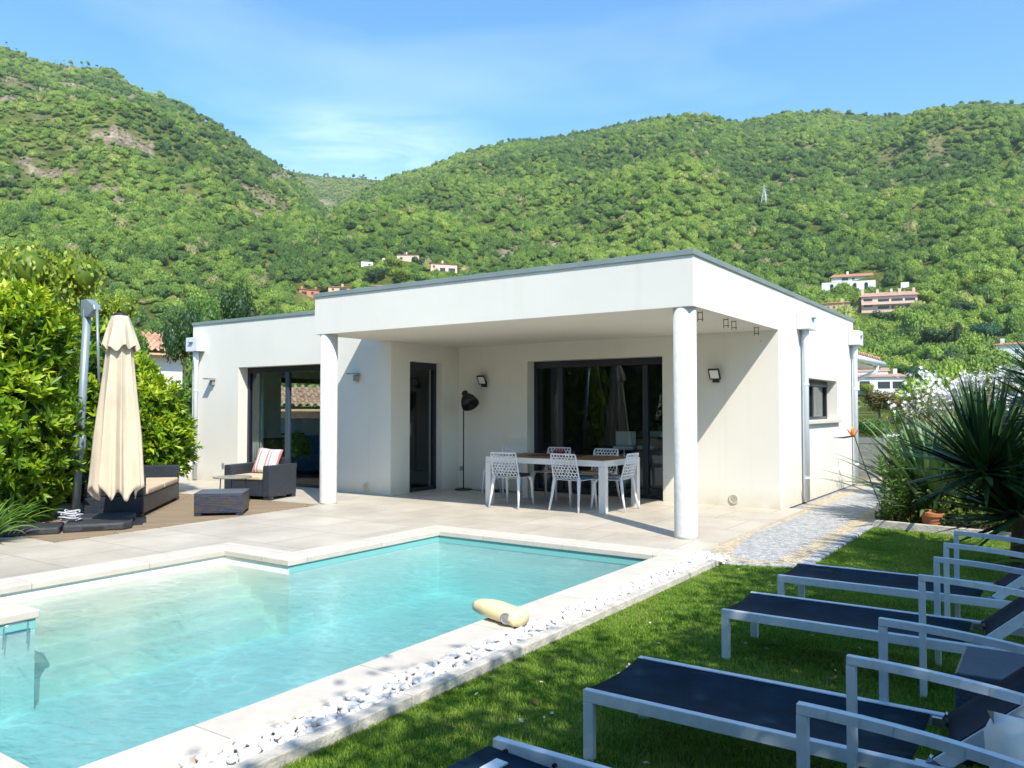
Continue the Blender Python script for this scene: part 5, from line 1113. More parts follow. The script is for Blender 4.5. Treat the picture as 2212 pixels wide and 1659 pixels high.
for x in (p[0]-.28, p[0]+.36): MB().bb(x-.025, x+.025, 8.58, 8.65, -.05, .9).build('post', M['grey_metal'], gt)
# neighbour behind the parasol
def near_house(name, label, x, yeave, fwd, wd_, hgt_, dp_, rot=0):
    p = at(x, yeave, fwd); a = math.atan2(CAM[1]-p[1], CAM[0]-p[0])+math.pi/2+rot
    t = thing(name, label, 'house', (p[0], p[1], 0), a); ze = p[2]
    MB().bb(-wd_/2+.4, wd_/2-.4, .5, dp_-.4, -.2, ze-.02).build('wall', M['h_white'], t)
    tile_plane('roof', (-wd_/2, 0, ze), (1, 0, 0), (0, 1, .42), wd_, dp_*.52, t, M['clay']); MB().bb(-wd_/2+.02, wd_/2-.02, .06, .5, ze-.14, ze-.08).build('eaves', M['h_peach'], t)
    tile_plane('roof', (wd_/2, dp_, ze), (-1, 0, 0), (0, -1, .42), wd_, dp_*.52, t, M['clay'])
    for sx in (-1, 1): MB().add([(sx*(wd_/2-.4), .5, ze-.02), (sx*(wd_/2-.4), dp_-.4, ze-.02), (sx*(wd_/2-.4), dp_/2, ze+dp_*.19)], [(0, 1, 2)]).build('gable', M['h_white'], t)
    return t
near_house('neighbour_house', 'white neighbour house with clay tiled roof between the parasol and the villa', 342, 757, 26, 2.6, 3, 3.6, .25)
nh = near_house('pool_house', 'cream tiled house seen through the left sliding door', 640, 877, 21, 4.6, 2, 3, .1)
gw = thing('garden_wall', 'white garden wall topped with pale tiles, seen through the left sliding door', 'wall', (0, 0, 0)); p = at(646, 899, 18.0)
gw.location = (p[0], p[1], 0); gw.rotation_euler = (0, 0, math.atan2(CAM[1]-p[1], CAM[0]-p[0])+math.pi/2)
MB().bb(-3.2, 3.2, 0, .2, -.2, p[2]-.05).build('wall', M['h_white'], gw); tile_plane('coping', (-3.2, -.06, p[2]-.05), (1, 0, 0), (0, 1, .1), 6.4, .37, gw, M['h_white'])
# railing on the terrace edge at the left
rl = thing('railing', 'thin rusty wire railing between the shrubs and the villa corner', 'railing', (-11.2, 2.35, 0), rad(-6))
for x in (-.05, -1.6, -3.2): MB().tube([(x, 0, 0), (x, 0, .98)], .022, 8).build('post', M['black'], rl)
for z in (.18, .4, .62, .80, .98): MB().tube([(.2, 0, z), (-3.3, 0, z)], .007, 6).build('rail', M['rust'], rl)
bk = MB().add([(-18, 2.9, -.1), (-11.1, 2.6, -.1), (-11.1, 4.2, .75), (-11.1, 7, 1.0), (-18, 7, 1.2), (-18, 4.2, .8)], [(0, 1, 2, 5), (5, 2, 3, 4)]).build('earth_bank', pmat('brown_bank', (.2, .12, .065), .95, col2=(.32, .2, .12), vscale=4, bump=1, bscale=12)); tag(bk, kind='structure')
# pylon and poles on the hill
p = hit(1651, 447); s_ = ((p-CAM)@cf)/FPX; py_ = thing('pylon', 'grey lattice power pylon among the trees on the right hill', 'pylon', tuple(p)); hh = 48*s_; mb = MB(); w0_, w1__ = 6.5*s_, 1.2*s_
lv = [0, .22, .42, .6, .76, .9, 1.0]
def cor(k, i): q = w0_+(w1__-w0_)*min(1, k*1.25); return Vector(((q if i in (0, 1) else -q), (q if i in (1, 2) else -q), hh*k))
for a_, b_ in zip(lv[:-1], lv[1:]):
    for i in range(4): mb.bar(cor(a_, i), cor(b_, i), .28, .28); mb.bar(cor(a_, i), cor(b_, (i+1) % 4), .16, .16); mb.bar(cor(a_, (i+1) % 4), cor(b_, i), .16, .16)
for z in (.78, .92): mb.bar((-6*s_, 0, hh*z), (6*s_, 0, hh*z), .3, .3)
mb.build('lattice', pmat('galvanised_steel', (.45, .47, .48), .5, metal=.3), py_)
for (x, yb, yt, lb) in [(1460*.576, 560, 542, 'pale pole beside the lilac house on the slope'), (1516*.576, 550, 528, 'pale pole behind the tiled house on the slope'), (1993, 784, 763, 'white pole standing in the dry grass on the right')]:
    p = hit(x, yb); s_ = ((p-CAM)@cf)/FPX; o = MB().tube([(0, 0, -1), (0, 0, (yb-yt)*s_)], [.14, .1], 8).build('utility_pole', M['pvc']); o.location = tuple(p); tag(o, lb, 'pole')

# ------------------------------------------------------------------ individual trees
def leafy(name, cols, tr=.25, rough=.45): M[name] = leafmat(name, cols, rough, tr); return M[name]
leafy('lf_dark', [(.02, .055, .015), (.045, .10, .022), (.08, .16, .03)]); leafy('lf_mid', [(.045, .11, .018), (.10, .20, .028), (.18, .29, .045)]); leafy('lf_yel', [(.11, .18, .015), (.22, .31, .022), (.36, .42, .04)])
leafy('lf_grey', [(.05, .075, .04), (.09, .125, .07), (.15, .18, .1)]); leafy('lf_blue', [(.02, .075, .035), (.045, .13, .055), (.075, .18, .07)]); leafy('lf_brown', [(.09, .08, .025), (.15, .12, .035), (.2, .17, .06)])
def trunk_mb(h, r, limbs=5, spread=.5, seed=0, lean=0):
    q = random.Random(seed); mb = MB(); top = Vector((lean, 0, h)); pts = [Vector((0, 0, -.2)), Vector((lean*.2, 0, h*.35)), Vector((lean*.6+.03*h, .02*h, h*.7)), top]
    mb.tube(pts, [r*1.15, r*.9, r*.7, r*.45], 9)
    for k in range(limbs):
        a = 6.28*k/limbs+q.uniform(-.4, .4); s = pts[2]*(1-k/limbs*.4)+pts[1]*(k/limbs*.4); e = s+Vector((math.cos(a)*spread, math.sin(a)*spread, spread*q.uniform(.7, 1.2)))
        mb.tube([s, (s+e)/2+Vector((0, 0, -.05*spread)), e], [r*.45, r*.32, r*.15], 6)
    return mb
tree_protos = {}
for nm, mt, zf, kk in (('round_dark', 'lf_dark', .8, 8), ('round_mid', 'lf_mid', .8, 8), ('round_yel', 'lf_yel', .7, 9), ('grey', 'lf_grey', .75, 8), ('blue', 'lf_blue', .85, 8), ('brown', 'lf_brown', .8, 9)):
    cp = crown_proto('crown', rand_lobes(kk, .62, .3, .46, zf), 150, .085, core=.78, mat=M[mt], lift=0); tree_protos[nm] = cp.data
tk = trunk_mb(.55, .05, 5, .35, 3).build('trunk', M['bark']); tkm = tk.data; bpy.data.objects.remove(tk)
def mid_tree(x, yb, rpx, kind, label, hf=1.25, fwd=None, name='tree', cat='tree'):
    p = hit(x, yb) if fwd is None else at(x, yb, fwd)
    if p is None or fwd is not None: 
        p = at(x, yb, fwd or 120); p[2] = terrain(np.array([p[0]]), np.array([p[1]]))[0] if fwd is None else p[2]
    s_ = ((p-CAM)@cf)/FPX; R_ = rpx*s_
    t = thing(name, label, cat, tuple(p), rng.uniform(0, 6.28)); 
    c = bpy.data.objects.new('crown', tree_protos[kind]); COL.objects.link(c); c.parent = t; c.location = (0, 0, R_*.35); c.scale = (R_, R_, R_*hf)
    k = bpy.data.objects.new('trunk', tkm); COL.objects.link(k); k.parent = t; k.scale = (R_*1.1, R_*1.1, R_*1.35); return t
for a_ in [(1964, 782, 30, 'round_mid', 'rounded green tree in the dry clearing, left of the umbrella shaped tree', .9), (2016, 756, 40, 'round_dark', 'broad dark umbrella shaped tree with visible trunk in the dry grass', .85), (1954, 744, 30, 'round_dark', 'dark tree just above the rounded tree of the clearing', .9),
    (2134, 748, 38, 'blue', 'big blue green tree at the top of the dry clearing on the right', 1.1), (2047, 800, 25, 'grey', 'grey green tree below the slim cypress on the right', 1.2), (1985, 832, 26, 'blue', 'dark blue green tree right of the white two level house', 1.3), (2035, 858, 30, 'blue', 'bushy dark tree behind the white oleander', 1.3),
    (1950, 815, 18, 'round_mid', 'small green tree beside the right corner of the white two level house', 1.3), (1872, 858, 17, 'round_yel', 'bright green tree in front of the white two level house', 1.4), (1909, 760, 20, 'round_mid', 'green tree right above the tiled annex roof', 1.0), (2185, 700, 38, 'round_mid', 'wide green tree at the right edge above the dry clearing', .9),
    (2076, 690, 30, 'round_dark', 'dark tree on the slope left of the big blue green one', 1.0), (1900, 712, 30, 'round_dark', 'dark tree below the pink terraced house', 1.0), (1990, 700, 34, 'round_mid', 'green tree between the pink house and the clearing', .9), (850, 595, 24, 'round_yel', 'yellow green tree below the lilac house on the slope', 1.4), (868, 618, 24, 'round_yel', 'lower yellow green tree above the canopy roof', 1.2), (900, 585, 18, 'round_dark', 'dark tree in front of the tiled house on the slope', 1.3), (815, 612, 26, 'round_dark', 'dark tree above the half hidden orange roof', 1.0), (776, 630, 13, 'grey', 'small grey olive tree right of the peach house', 1.0), (2110, 640, 40, 'round_yel', 'bright broad tree on the upper right slope', .8)]:
    mid_tree(*a_)
mid_tree(1900, 905, 46, 'brown', 'brownish tamarisk bush below the white two level house', .95, fwd=42, name='bush', cat='bush'); mid_tree(1965, 900, 36, 'round_mid', 'green bush right of the brownish tamarisk', 1.0, fwd=44, name='bush', cat='bush')
mid_tree(2040, 930, 50, 'round_mid', 'green bush behind the oleander hedge', 1.0, fwd=30, name='bush', cat='bush'); mid_tree(2150, 940, 70, 'round_mid', 'large green bush at the right behind the oleander', 1.0, fwd=26, name='bush', cat='bush'); mid_tree(1880, 960, 50, 'round_mid', 'green bush at the end of the cobbled path', .8, fwd=28, name='bush', cat='bush')
cy = crown_proto('cypress_crown', [((0, 0, .5), (.17, .17, .5)), ((0, 0, .25), (.2, .2, .28)), ((0, 0, .78), (.1, .1, .24))], 900, .04, core=.85, mat=M['lf_dark'])
def cypress(x, yb, yt, label, wd=1.0):
    p = hit(x, yb); s_ = ((p-CAM)@cf)/FPX; t = thing('cypress', label, 'cypress', tuple(p)); c = bpy.data.objects.new('crown', cy.data); COL.objects.link(c); c.parent = t; c.scale = ((yb-yt)*s_*wd, (yb-yt)*s_*wd, (yb-yt)*s_); MB().tube([(0, 0, -.5), (0, 0, .8)], .2, 8).build('trunk', M['bark'], t)
for a_ in [(2004, 808, 754, 'slim dark cypress in front of the dry clearing'), (2070, 762, 698, 'tall double cypress above the grey green tree', 1.1), (1925, 668, 630, 'slim cypress before the middle of the pink house', .8), (1884, 668, 634, 'slim cypress before the left part of the pink house', .8), (1843, 690, 650, 'slim cypress right of the peach house with chimney', .9), (668, 640, 618, 'small dark cypress right of the burnt orange house'), (812, 612, 590, 'tiny cypress left of the yellow green tree')]: cypress(*a_)
# trees behind the villa and behind the left hedge
mid_tree(518, 735, 46, 'round_dark', 'dark conifer like tree rising behind the left part of the villa', 2.35, fwd=52); mid_tree(440, 760, 50, 'round_mid', 'green tree behind the left corner of the villa', 2.1, fwd=46); mid_tree(592, 735, 34, 'round_mid', 'green tree behind the villa beside the canopy roof edge', 1.9, fwd=60)
mid_tree(398, 800, 48, 'round_dark', 'tall dark leafy tree just left of the villa corner', 2.6, fwd=23); mid_tree(388, 950, 42, 'round_dark', 'lower dark tree at the villa corner above the railing', 2.6, fwd=21); mid_tree(296, 800, 26, 'round_mid', 'narrow green tree between the parasol top and the neighbour roof', 3.2, fwd=20); mid_tree(330, 880, 60, 'round_mid', 'green tree over the tiled roof of the neighbour', 1.7, fwd=40)
mid_tree(110, 760, 110, 'round_yel', 'yellow green tree above the laurel hedge', 1.6, fwd=26); mid_tree(232, 760, 62, 'round_yel', 'smaller yellow green tree right of the parasol mast', 1.6, fwd=30); mid_tree(5, 760, 100, 'round_yel', 'yellow green tree at the left edge behind the hedge', 1.9, fwd=30)
mid_tree(640, 1000, 34, 'round_mid', 'small citrus tree seen through the left sliding door', 1.7, fwd=15.5)
# hedge of laurel: whorls of long glossy leaves
def whorls(cs, rs, n, ll, lw, per, m, name, parent, up_bias=.45, young=.35, core=True, zcut=-.1, seed=0):
    """cs/rs: ellipsoids; n sprigs"""
    vol = np.array([r[0]*r[2] for r in rs]); k = rng.choice(len(cs), n, p=vol/vol.sum()); c = np.array(cs)[k]; r_ = np.array(rs)[k]; d = unit(n); P = c+d*r_*rng.uniform(.74, 1.1, (n, 1))*(1+.34*(fbm(d[:, 0]*2.6+d[:, 2]*2.1+k*7.3+40, d[:, 1]*2.6+d[:, 2]*1.7+40, 2, 9)-.38))[:, None]
    inside = np.zeros(n, bool)
    for q, (c2, r2) in enumerate(zip(cs, rs)): inside |= ((((P-np.array(c2))/np.array(r2))**2).sum(1) < .5) & (k != q)
    ok = ~inside & (P[:, 2] > zcut); P = P[ok]; d = d[ok]; n = len(P)
    ax_ = d*.8+np.array([0, 0, up_bias])+unit(n)*.45; ax_ /= np.linalg.norm(ax_, axis=1, keepdims=True)
    Pr = np.repeat(P, per, 0); Ar = np.repeat(ax_, per, 0); side = unit(n*per); side -= Ar*(side*Ar).sum(1, keepdims=True); side /= np.linalg.norm(side, axis=1, keepdims=True)
    op = rng.uniform(.45, 1.25, (n*per, 1)); D_ = Ar*np.cos(op)+side*np.sin(op); st = Pr-Ar*rng.uniform(0, .6, (n*per, 1))*ll
    yv = rng.uniform(0, 1, n)*.65+young*np.clip(d[:, 2], 0, 1); yv = np.repeat(yv, per)+rng.uniform(-.15, .15, n*per)
    V, F = leafset(st, D_, ll*rng.uniform(.7, 1.15, n*per), lw*rng.uniform(.8, 1.1, n*per), up=Ar+unit(n*per)*.3, fold=.22)
    T = np.repeat(np.clip(yv, 0, 1), 4)
    if core:  # inner shade of the shrub painted as a core in the darkest leaf tone
        for c2, r2 in zip(cs, rs):
            v = IV3*np.array(r2)*.66*(1+rng.uniform(-.08, .04, (len(IV3), 1)))+np.array(c2); F = np.concatenate([F, IF3+len(V)]); V = np.concatenate([V, v]); T = np.concatenate([T, np.zeros(len(v))])
    return np_mesh(name, V, F, m, parent, attrs={'tint': T})
leafy('laurel', [(.03, .085, .008), (.16, .30, .015), (.36, .50, .025), (.58, .62, .05)], .35, .4)
def shrub(label, loc, cs, rs, n, ll=.1, lw=.036, m='laurel', per=8, young=.35, name='laurel_shrub', cat='shrub', stems=6, **k):
    t = thing(name, label, cat, loc); whorls(cs, rs, n, ll, lw, per, M[m], 'foliage', t, young=young, **k)
    mb = MB()
    for i in range(stems):
        a = i*2.4; c = cs[i % len(cs)]; mb.tube([(.12*math.cos(a), .12*math.sin(a), -.1), (c[0]*.5+.1*math.cos(a), c[1]*.5, c[2]*.5), (c[0]*.9+.3*math.cos(a), c[1]*.9+.3*math.sin(a), c[2])], [.03, .022, .01], 6)
    mb.build('stems', M['bark'], t, smooth=True); return t
p = at(-50, 884, 9.8)
shrub('tall glossy laurel shrub at the left edge in front of the parasol mast', (p[0], p[1], 0), [(0, 0, 1.9), (.25, .1, 1.1), (-.4, -.3, 2.35), (.3, .35, 2.2), (.1, .2, .7), (-.5, -.6, 1.2)], [(.95, .95, 1.05), (.9, .95, .95), (.75, .75, .75), (.62, .62, .7), (.75, .8, .75), (.9, .9, 1.1)], 6200, ll=.15, lw=.052)
p = at(296, 884, 13.4)
shrub('laurel shrub behind the wicker sofa, right of the parasol', (p[0], p[1], 0), [(-.45, 0, 1.75), (.1, .05, 1.2), (.4, .1, .8), (-.8, -.1, 1.0)], [(.6, .6, .65), (.65, .65, .75), (.6, .6, .6), (.8, .8, 1.0)], 3000, ll=.15, lw=.05)
p = at(170, 884, 12.2)
shrub('darker laurel shrub behind the parasol pole', (p[0], p[1], 0), [(0, 0, 1.1), (.1, 0, 2.0), (-.6, 0, 1.5)], [(.9, .8, 1.1), (.7, .7, .8), (.8, .8, 1.2)], 2200, ll=.15, lw=.05, young=.1)
# strap leaved plants
def straps(name, m, parent, n, L0, L1, wd, tilt0, tilt1, droop, seg=7, base=.05, tw=.3, centre=(0, 0, 0), taper=1.0, keel=.25, az0=0, az1=6.283):
    V = []; F = []; T = []; b = 0
    for _ in range(n):
        a = random.uniform(az0, az1); L_ = random.uniform(L0, L1); th = random.uniform(tilt0, tilt1); w_ = wd*random.uniform(.75, 1.15); r0 = random.uniform(0, base); p = np.array([centre[0]+r0*math.cos(a), centre[1]+r0*math.sin(a), centre[2]+random.uniform(0, base)])
        s = np.array([-math.sin(a), math.cos(a), 0.]); s = s*math.cos(tw*(q := random.uniform(-1, 1)))+np.array([0, 0, 1])*math.sin(tw*q); t_ = random.random(); dr = droop*random.uniform(.5, 1.3)
        for i in range(seg+1):
            f = i/seg; ang = th+dr*f*f; d = np.array([math.cos(a)*math.sin(ang), math.sin(a)*math.sin(ang), math.cos(ang)])
            if i: p = p+d*L_/seg
            ww = w_*(min(1, .45+f*2.2))*(1-f**(2.2/taper))**.8+.0008; nn = np.cross(s, d)
            V += [p-s*ww/2+nn*ww*keel, p, p+s*ww/2+nn*ww*keel]; T += [t_]*3
            if i < seg: k = b+i*3; F += [(k, k+1, k+4, k+3), (k+1, k+2, k+5, k+4)]
        b += (seg+1)*3
    return np_mesh(name, V, F, m, parent, attrs={'tint': T}, smooth=True)
leafy('aga', [(.05, .13, .015), (.10, .21, .03), (.17, .27, .05)], .25, .4); leafy('swd', [(.01, .035, .012), (.02, .065, .02), (.05, .11, .03)], .12, .4); leafy('strel', [(.04, .10, .03), (.10, .19, .06), (.22, .29, .12)], .2, .4); leafy('dead', [(.2, .1, .04), (.38, .22, .11), (.5, .36, .2)], .2, .8); leafy('cord', [(.10, .14, .04), (.2, .23, .08), (.32, .32, .14)], .2, .45)
for (x, y, lb) in ((15, 1150, 'strap leaved agapanthus clump at the bottom of the laurel, left edge'), (-40, 1180, 'second agapanthus clump cut by the left edge')):
    pp = CAM+ray(x, y)*((0-CAM[2])/ray(x, y)[2]); t = thing('agapanthus', lb, 'plant', (pp[0]-.15, pp[1]+.1, 0)); straps('leaves', M['aga'], t, 70, .4, .62, .034, .15, 1.0, 1.3)
# right hand bed
t = thing('strelitzia_plant', 'spiky green clump leaning over the cobbled path, leftmost in the bed', 'plant', (1.85, 3.4, 0)); straps('leaves', M['strel'], t, 260, .8, 1.4, .085, .1, 1.25, .5, base=.3, keel=.15)
t = thing('cordyline', 'pale green fine leaved cordyline behind the spiky clump', 'plant', (1.85, 5.2, 0)); straps('leaves', M['cord'], t, 150, .6, .95, .03, .1, 1.5, .5, base=.1, centre=(0, 0, .55)); straps('leaves', M['cord'], t, 110, .6, .95, .03, .1, 1.5, .5, base=.1, centre=(.4, .3, .85)); MB().tube([(0, 0, -.1), (0, 0, .6)], .05, 8).tube([(.1, 0, -.1), (.4, .3, .9)], .05, 8).build('trunk', M['bark'], t)
t = thing('flax_plant', 'broad leaved green clump in the middle of the bed behind the pot', 'plant', (2.45, 3.9, 0)); straps('leaves', M['strel'], t, 170, .9, 1.5, .085, .05, .8, .45, base=.3, keel=.15); straps('dead_leaves', M['dead'], t, 26, .5, 1.0, .04, .3, 1.3, 1.4, base=.3, centre=(0, 0, .5))
p = at(1842, 938, 11.2); t = thing('bird_of_paradise', 'orange bird of paradise flower in front of the far rainwater pipe', 'flower', (p[0], p[1], 0)); leafy('orange_petal', [(.7, .2, .02), (.8, .32, .04)], .3, .6)
straps('petals', M['orange_petal'], t, 12, .10, .15, .03, .0, .7, .2, seg=4, base=.01, centre=(0, 0, p[2]-.03)); MB().tube([(.35, .1, 0), (.15, .05, p[2]*.55), (.02, 0, p[2]-.02)], .008, 6).tube([(.03, 0, p[2]-.02), (-.12, 0, p[2]-.05), (-.27, 0, p[2]-.055)], [.012, .012, .002], 6).build('stem', M['strel'], t)
# herb with small leaves and a white flower head
p = at(1935, 940, 10.1); t = thing('tall_herb', 'upright leafy herb with a flat white flower head, before the spiky clump', 'plant', (p[0], 2.75, 0)); mb = MB(); P_ = []; D_ = []
for k in range(7):
    a = k*.9; q = Vector((.1*math.cos(a), .1*math.sin(a), 0)); hh = (p[2] if k == 0 else random.uniform(.55, .85)*p[2]); e = Vector((.16*math.cos(a), .16*math.sin(a), hh)) if k else Vector((0, 0, hh)); mb.tube([q, (q+e)/2+Vector((.02, 0, 0)), e], [.008, .006, .004], 6)
    for i in range(70):
        f = random.uniform(.1, .98); P_.append(q+(e-q)*f); v = Vector((random.gauss(0, 1), random.gauss(0, 1), .5)).normalized(); D_.append(v)
mb.build('stems', M['aga'], t); V, F = leafset(np.array(P_), np.array(D_), .09, .02); np_mesh('leaves', V, F, M['lf_mid'], t, attrs={'tint': np.repeat(rng.uniform(.3, 1, len(P_)), 4)})
M['white_petal'] = leafmat('white_petal', [(.75, .76, .78), (.85, .85, .86)], .6, .3)
P_ = np.array([(0, 0, p[2])]*60)+np.stack([rng.normal(0, .045, 60), rng.normal(0, .045, 60), rng.normal(0, .008, 60)], 1); V, F = leafset(P_, unit(60)*[1, 1, .4], .02, .02); np_mesh('flower_head', V, F, M['white_petal'], t, attrs={'tint': np.repeat(rng.uniform(0, 1, 60), 4)})
# low leafy plants along the edging
leafy('lowleaf', [(.06, .11, .015), (.13, .2, .03), (.22, .28, .06)], .3)
for i, (x, y, r_, h_, lb) in enumerate([(1.55, 3.0, .26, .22, 'low bright green leafy plant at the corner of the lawn edging'), (1.62, 4.0, .3, .3, 'low leafy plant between the path and the spiky clump'), (2.15, 2.75, .2, .25, 'small leafy plant right behind the terracotta pot'), (2.6, 2.75, .3, .3, 'low leafy plant right of the terracotta pot'), (3.2, 2.9, .4, .55, 'leafy plant behind the dark sword leaves'), (2.9, 3.6, .45, .7, 'taller leafy plant in the shade of the bed')]):
    shrub(lb, (x, y, 0), [(0, 0, h_*.4)], [(r_, r_, h_)], 260, ll=.055, lw=.03, m='lowleaf', per=5, name='low_plant', cat='plant', stems=3, core=False)
pt_ = MB().lathe([(.075, 0), (.105, .13), (.118, .135), (.12, .17), (.108, .172), (.10, .15), (.001, .15)], 28).build('flower_pot', M['terracotta']); pt_.location = (1.93, 2.62, -.02); pt_.rotation_euler = (.06, .08, 0); pt_.scale = (1.12,)*3; tag(pt_, 'terracotta flower pot standing in the bed behind the lawn edging', 'pot')
# oleander with white flower clusters
p = at(2120, 860, 13.5); ol = shrub('white flowering oleander behind the dark sword leaved plant', (p[0], p[1], 0), [(0, 0, 1.45), (-.4, 0, 1.2), (.5, .1, 1.6), (0, 0, .8), (.9, 0, 1.2)], [(.55, .55, .6), (.45, .45, .5), (.55, .55, .55), (.9, .6, .8), (.7, .5, .8)], 1900, ll=.13, lw=.024, m='lowleaf', per=7, name='oleander', cat='shrub', core=False)
def flowers(parent, cs, per=26, sp=.07):
    P_ = np.repeat(np.array(cs), per, 0)+rng.normal(0, sp, (len(cs)*per, 3))*[1, 1, .75]; V = []; F = []; k = 0
    for q in P_:
        ax_ = (unit(1)[0]+np.array([.4, -.7, .7])); ax_ /= np.linalg.norm(ax_); s = np.cross(ax_, [0, 0, 1.]); s /= np.linalg.norm(s); u = np.cross(s, ax_)
        V.append(q)
        for i in range(10):
            a = i*math.pi/5; r_ = .04 if i % 2 == 0 else .016; V.append(q+(s*math.cos(a)+u*math.sin(a))*r_+ax_*.008)
        F += [(k, k+1+i, k+1+(i+1) % 10) for i in range(10)]; k += 11
    return np_mesh('flowers', V, F, M['white_petal'], parent, attrs={'tint': rng.uniform(0, 1, k)})
cs_ = []
for i in range(120):
    a = unit(1)[0]; c, r_ = [((0, 0, 1.5), (.6, .5, .6)), ((-.42, 0, 1.25), (.45, .4, .5)), ((.5, .1, 1.7), (.5, .4, .5))][i % 3]; a[1] = -abs(a[1])*.8; a[2] = abs(a[2])*.9-.2; cs_.append(np.array(c)+a*np.array(r_))
flowers(ol, cs_, 30, .075)
p = at(1990, 850, 12.8); o2 = shrub('small white flowering oleander branch left of the large one', (p[0], p[1], 0), [(0, 0, 1.3), (.15, 0, .8)], [(.28, .28, .4), (.4, .4, .7)], 500, ll=.12, lw=.022, m='cord', per=7, name='oleander', cat='shrub', core=False)
flowers(o2, [(-.2, -.1, 1.5), (.1, -.1, 1.75), (-.1, -.1, 1.3), (.2, -.1, 1.6), (0, -.2, 1.1), (.05, -.1, 1.9)], 30, .13)
# dark yucca at the right edge
yu = thing('yucca', 'large dark sword leaved yucca at the right edge behind the farthest lounger', 'plant', (2.9, .55, 0))
MB().tube([(0, 0, -.1), (.02, 0, .5), (-.25, -.1, .95)], [.09, .08, .06], 12).tube([(.02, 0, .3), (.2, .1, .9), (.35, .1, 1.45)], [.08, .07, .06], 12).tube([(0, 0, .2), (.2, .2, 1.1), (.3, .25, 1.6)], [.07, .06, .05], 12).build('trunk', M['bark'], yu, smooth=True)
for (c, n_, a_, b_) in (((-.25, -.1, .8), 190, .65, 1.0), ((.35, .1, 1.3), 110, .55, .85), ((.3, .25, 1.6), 60, .45, .65), ((0, 0, .4), 130, .5, .95)):
    straps('leaves', M['swd'], yu, n_, a_, b_, .078, .05, 2.0 if c[2] < 1.6 else 1.5, .12, base=.05, centre=c, keel=.2, taper=1.5)
leafy('broad', [(.03, .07, .015), (.06, .12, .02), (.13, .19, .03)], .3)
t = thing('foliage_plant', 'broad leaved plant in the deep shade under the yucca', 'plant', (3.25, -.15, 0)); straps('leaves', M['broad'], t, 40, .3, .7, .09, .2, 1.2, 1.2, base=.1)
shrub('dark shrub behind the yucca at the right edge', (4.1, 2.2, 0), [(0, 0, .8), (.2, .3, 1.2)], [(.8, .8, .9), (.7, .7, .7)], 1100, ll=.1, lw=.035, m='lf_dark', name='dark_shrub')
shrub('green shrub filling the bed in front of the oleander', (3.1, 5.2, 0), [(0, 0, .5), (.7, .2, .6), (-.5, .1, .5)], [(.7, .6, .65), (.7, .7, .7), (.5, .5, .5)], 1300, ll=.09, lw=.035, m='lf_mid', name='green_shrub')
shrub('yellow green shrub by the end of the path', (1.75, 7.6, 0), [(0, 0, .5)], [(.45, .6, .55)], 500, ll=.07, lw=.03, m='lowleaf', name='green_shrub')
# the trees at the right, behind the loungers, that shade the lawn
def shade_tree(label, loc, lobes, n, ls, seed, hstem):
    t = thing('shade_tree', label, 'tree', loc, 0); P_ = []; cs = np.array([l[0] for l in lobes]); rs = np.array([l[1] for l in lobes]); vol = rs.prod(1)
    k = rng.choice(len(cs), n//9, p=vol/vol.sum()); c = cs[k]+unit(n//9)*rs[k]*rng.uniform(.3, 1.0, (n//9, 1)); P_ = np.repeat(c, 9, 0)+rng.normal(0, .13, (n//9*9, 3)); d = unit(len(P_))
    V, F = leafset(P_, d, ls, ls*.5); np_mesh('crown', V, F, M['lf_mid'], t, attrs={'tint': np.repeat(rng.uniform(0, 1, len(P_)), 4)}); trunk_mb(hstem, .14, 7, 1.5, seed).build('trunk', M['bark'], t, smooth=True)
shade_tree('shade tree standing beside the nearest loungers, out of the picture to the right', (6.4, -7.2, 0), [((-.4, -.3, 4.6), (2.1, 2.4, .9)), ((.6, 1.6, 4.9), (1.9, 1.6, .8)), ((-.9, 1.9, 4.2), (1.3, 1.4, .6)), ((-.6, -2.2, 4.4), (1.7, 1.5, .7))], 40000, .105, 3, 4.2)
shade_tree('shade tree standing beside the farther loungers, out of the picture to the right', (6.5, -2.9, 0), [((-.5, -.9, 4.5), (1.9, 1.4, .8)), ((-.1, .55, 4.7), (1.7, 1.0, .8)), ((.9, -.2, 5.0), (1.7, 1.6, .8)), ((-.9, -1.8, 4.3), (1.3, 1.2, .6))], 33000, .105, 5, 4.2)

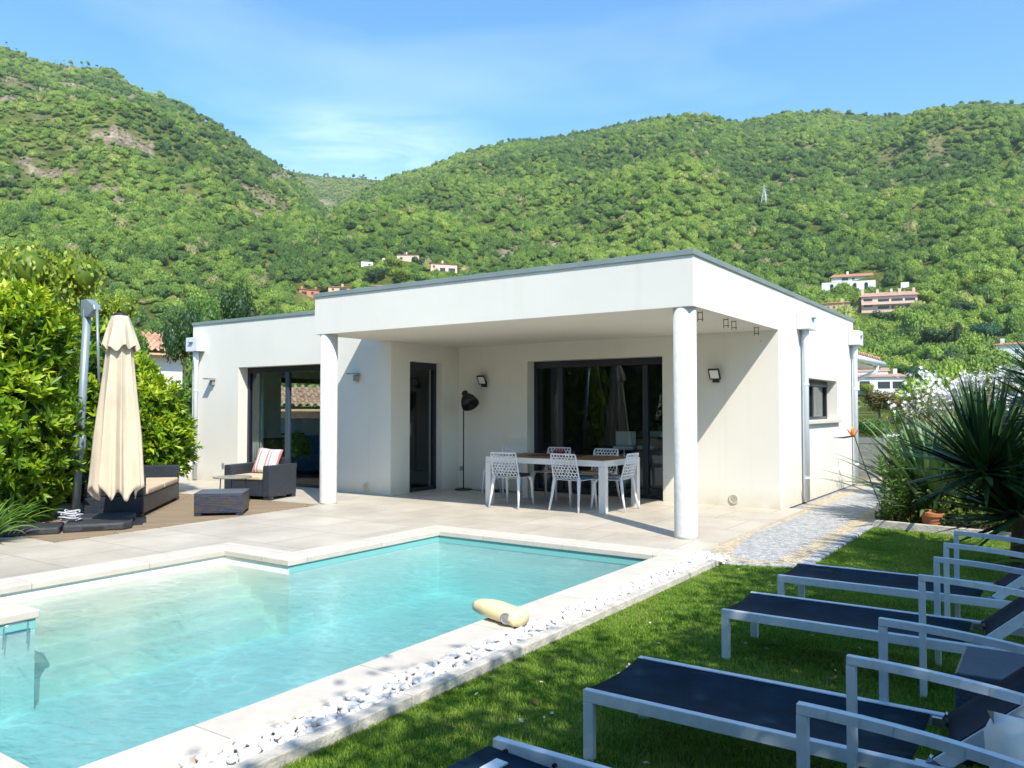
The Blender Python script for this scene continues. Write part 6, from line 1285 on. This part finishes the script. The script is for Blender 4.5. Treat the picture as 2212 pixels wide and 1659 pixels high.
# the garden's own hedge at the photographer's back (it shows in the window panes)
h0 = shrub('tall laurel hedge shrub behind the viewer, at the left end of the row', (-7, -12.6, 0), [(0, 0, 1.4), (.8, 0, 2.4), (-.8, .1, 2.2)], [(1.5, .9, 1.7), (.9, .7, 1.0), (.9, .7, 1.1)], 1600, ll=.17, lw=.06, name='laurel_hedge', young=.1)
for k, x in enumerate((-4.2, -1.4, 1.4, 4.2, 7.0)):
    place(copy_tree(h0), (x, -12.6+.2*(k % 2), 0), 3.1*(k % 2), ('second', 'third', 'fourth', 'fifth', 'last')[k]+' laurel hedge shrub from the left in the row behind the viewer')
for k, (x, y) in enumerate(((-10, -12.4), (-13, -11.8), (-16, -10.5), (-18, -8.5), (-19, -6), (-19.5, -3.5))):
    place(copy_tree(h0), (x, y, 0), .5*k, ('first', 'second', 'third', 'fourth', 'fifth', 'sixth')[k]+' laurel hedge shrub in the line closing the garden beyond the left edge')
for o in [h0]+[c for c in COL.objects if c.name.startswith('laurel_hedge.')]: o['group'] = 'laurel hedge behind the viewer'; o.scale = (1.1, 1.1, 1.4)

for x, y, r_, h_, lb, m_ in ((2.55, 6.3, .8, .9, 'dense green shrub in the middle of the bed behind the strappy plants', 'lf_mid'), (3.7, 3.9, .8, .95, 'rounded leafy shrub behind the yucca, under the oleander flowers', 'lf_mid'), (2.05, 5.0, .45, .6, 'small yellow green shrub behind the spiky clump', 'lowleaf'), (1.75, 4.3, .35, .5, 'leafy shrub beside the path, left of the broad leaved clump', 'lf_mid'), (2.2, 4.6, .5, .95, 'upright leafy shrub behind the spiky clump', 'lf_mid')):
    shrub(lb, (x, y, 0), [(0, 0, h_*.45), (r_*.4, .1, h_*.6)], [(r_, r_, h_*.75), (r_*.7, r_*.7, h_*.6)], 1100, ll=.10, lw=.04, m=m_, name='green_shrub')

# the air between here and the hills
hzm = bpy.data.materials.new('haze'); hzm.use_nodes = True; q = hzm.node_tree; q.nodes.clear(); o_ = N(q, 'ShaderNodeOutputMaterial'); v = N(q, 'ShaderNodeVolumePrincipled'); v.inputs['Color'].default_value = (.78, .88, 1, 1); v.inputs['Density'].default_value = .00013; v.inputs['Anisotropy'].default_value = .2; q.links.new(v.outputs[0], o_.inputs['Volume'])
hb = MB().bb(-2600, 2600, -2600, 2600, -60, 620).build('haze', hzm); tag(hb, 'thin pale summer air in front of the hills', 'haze', kind='stuff')
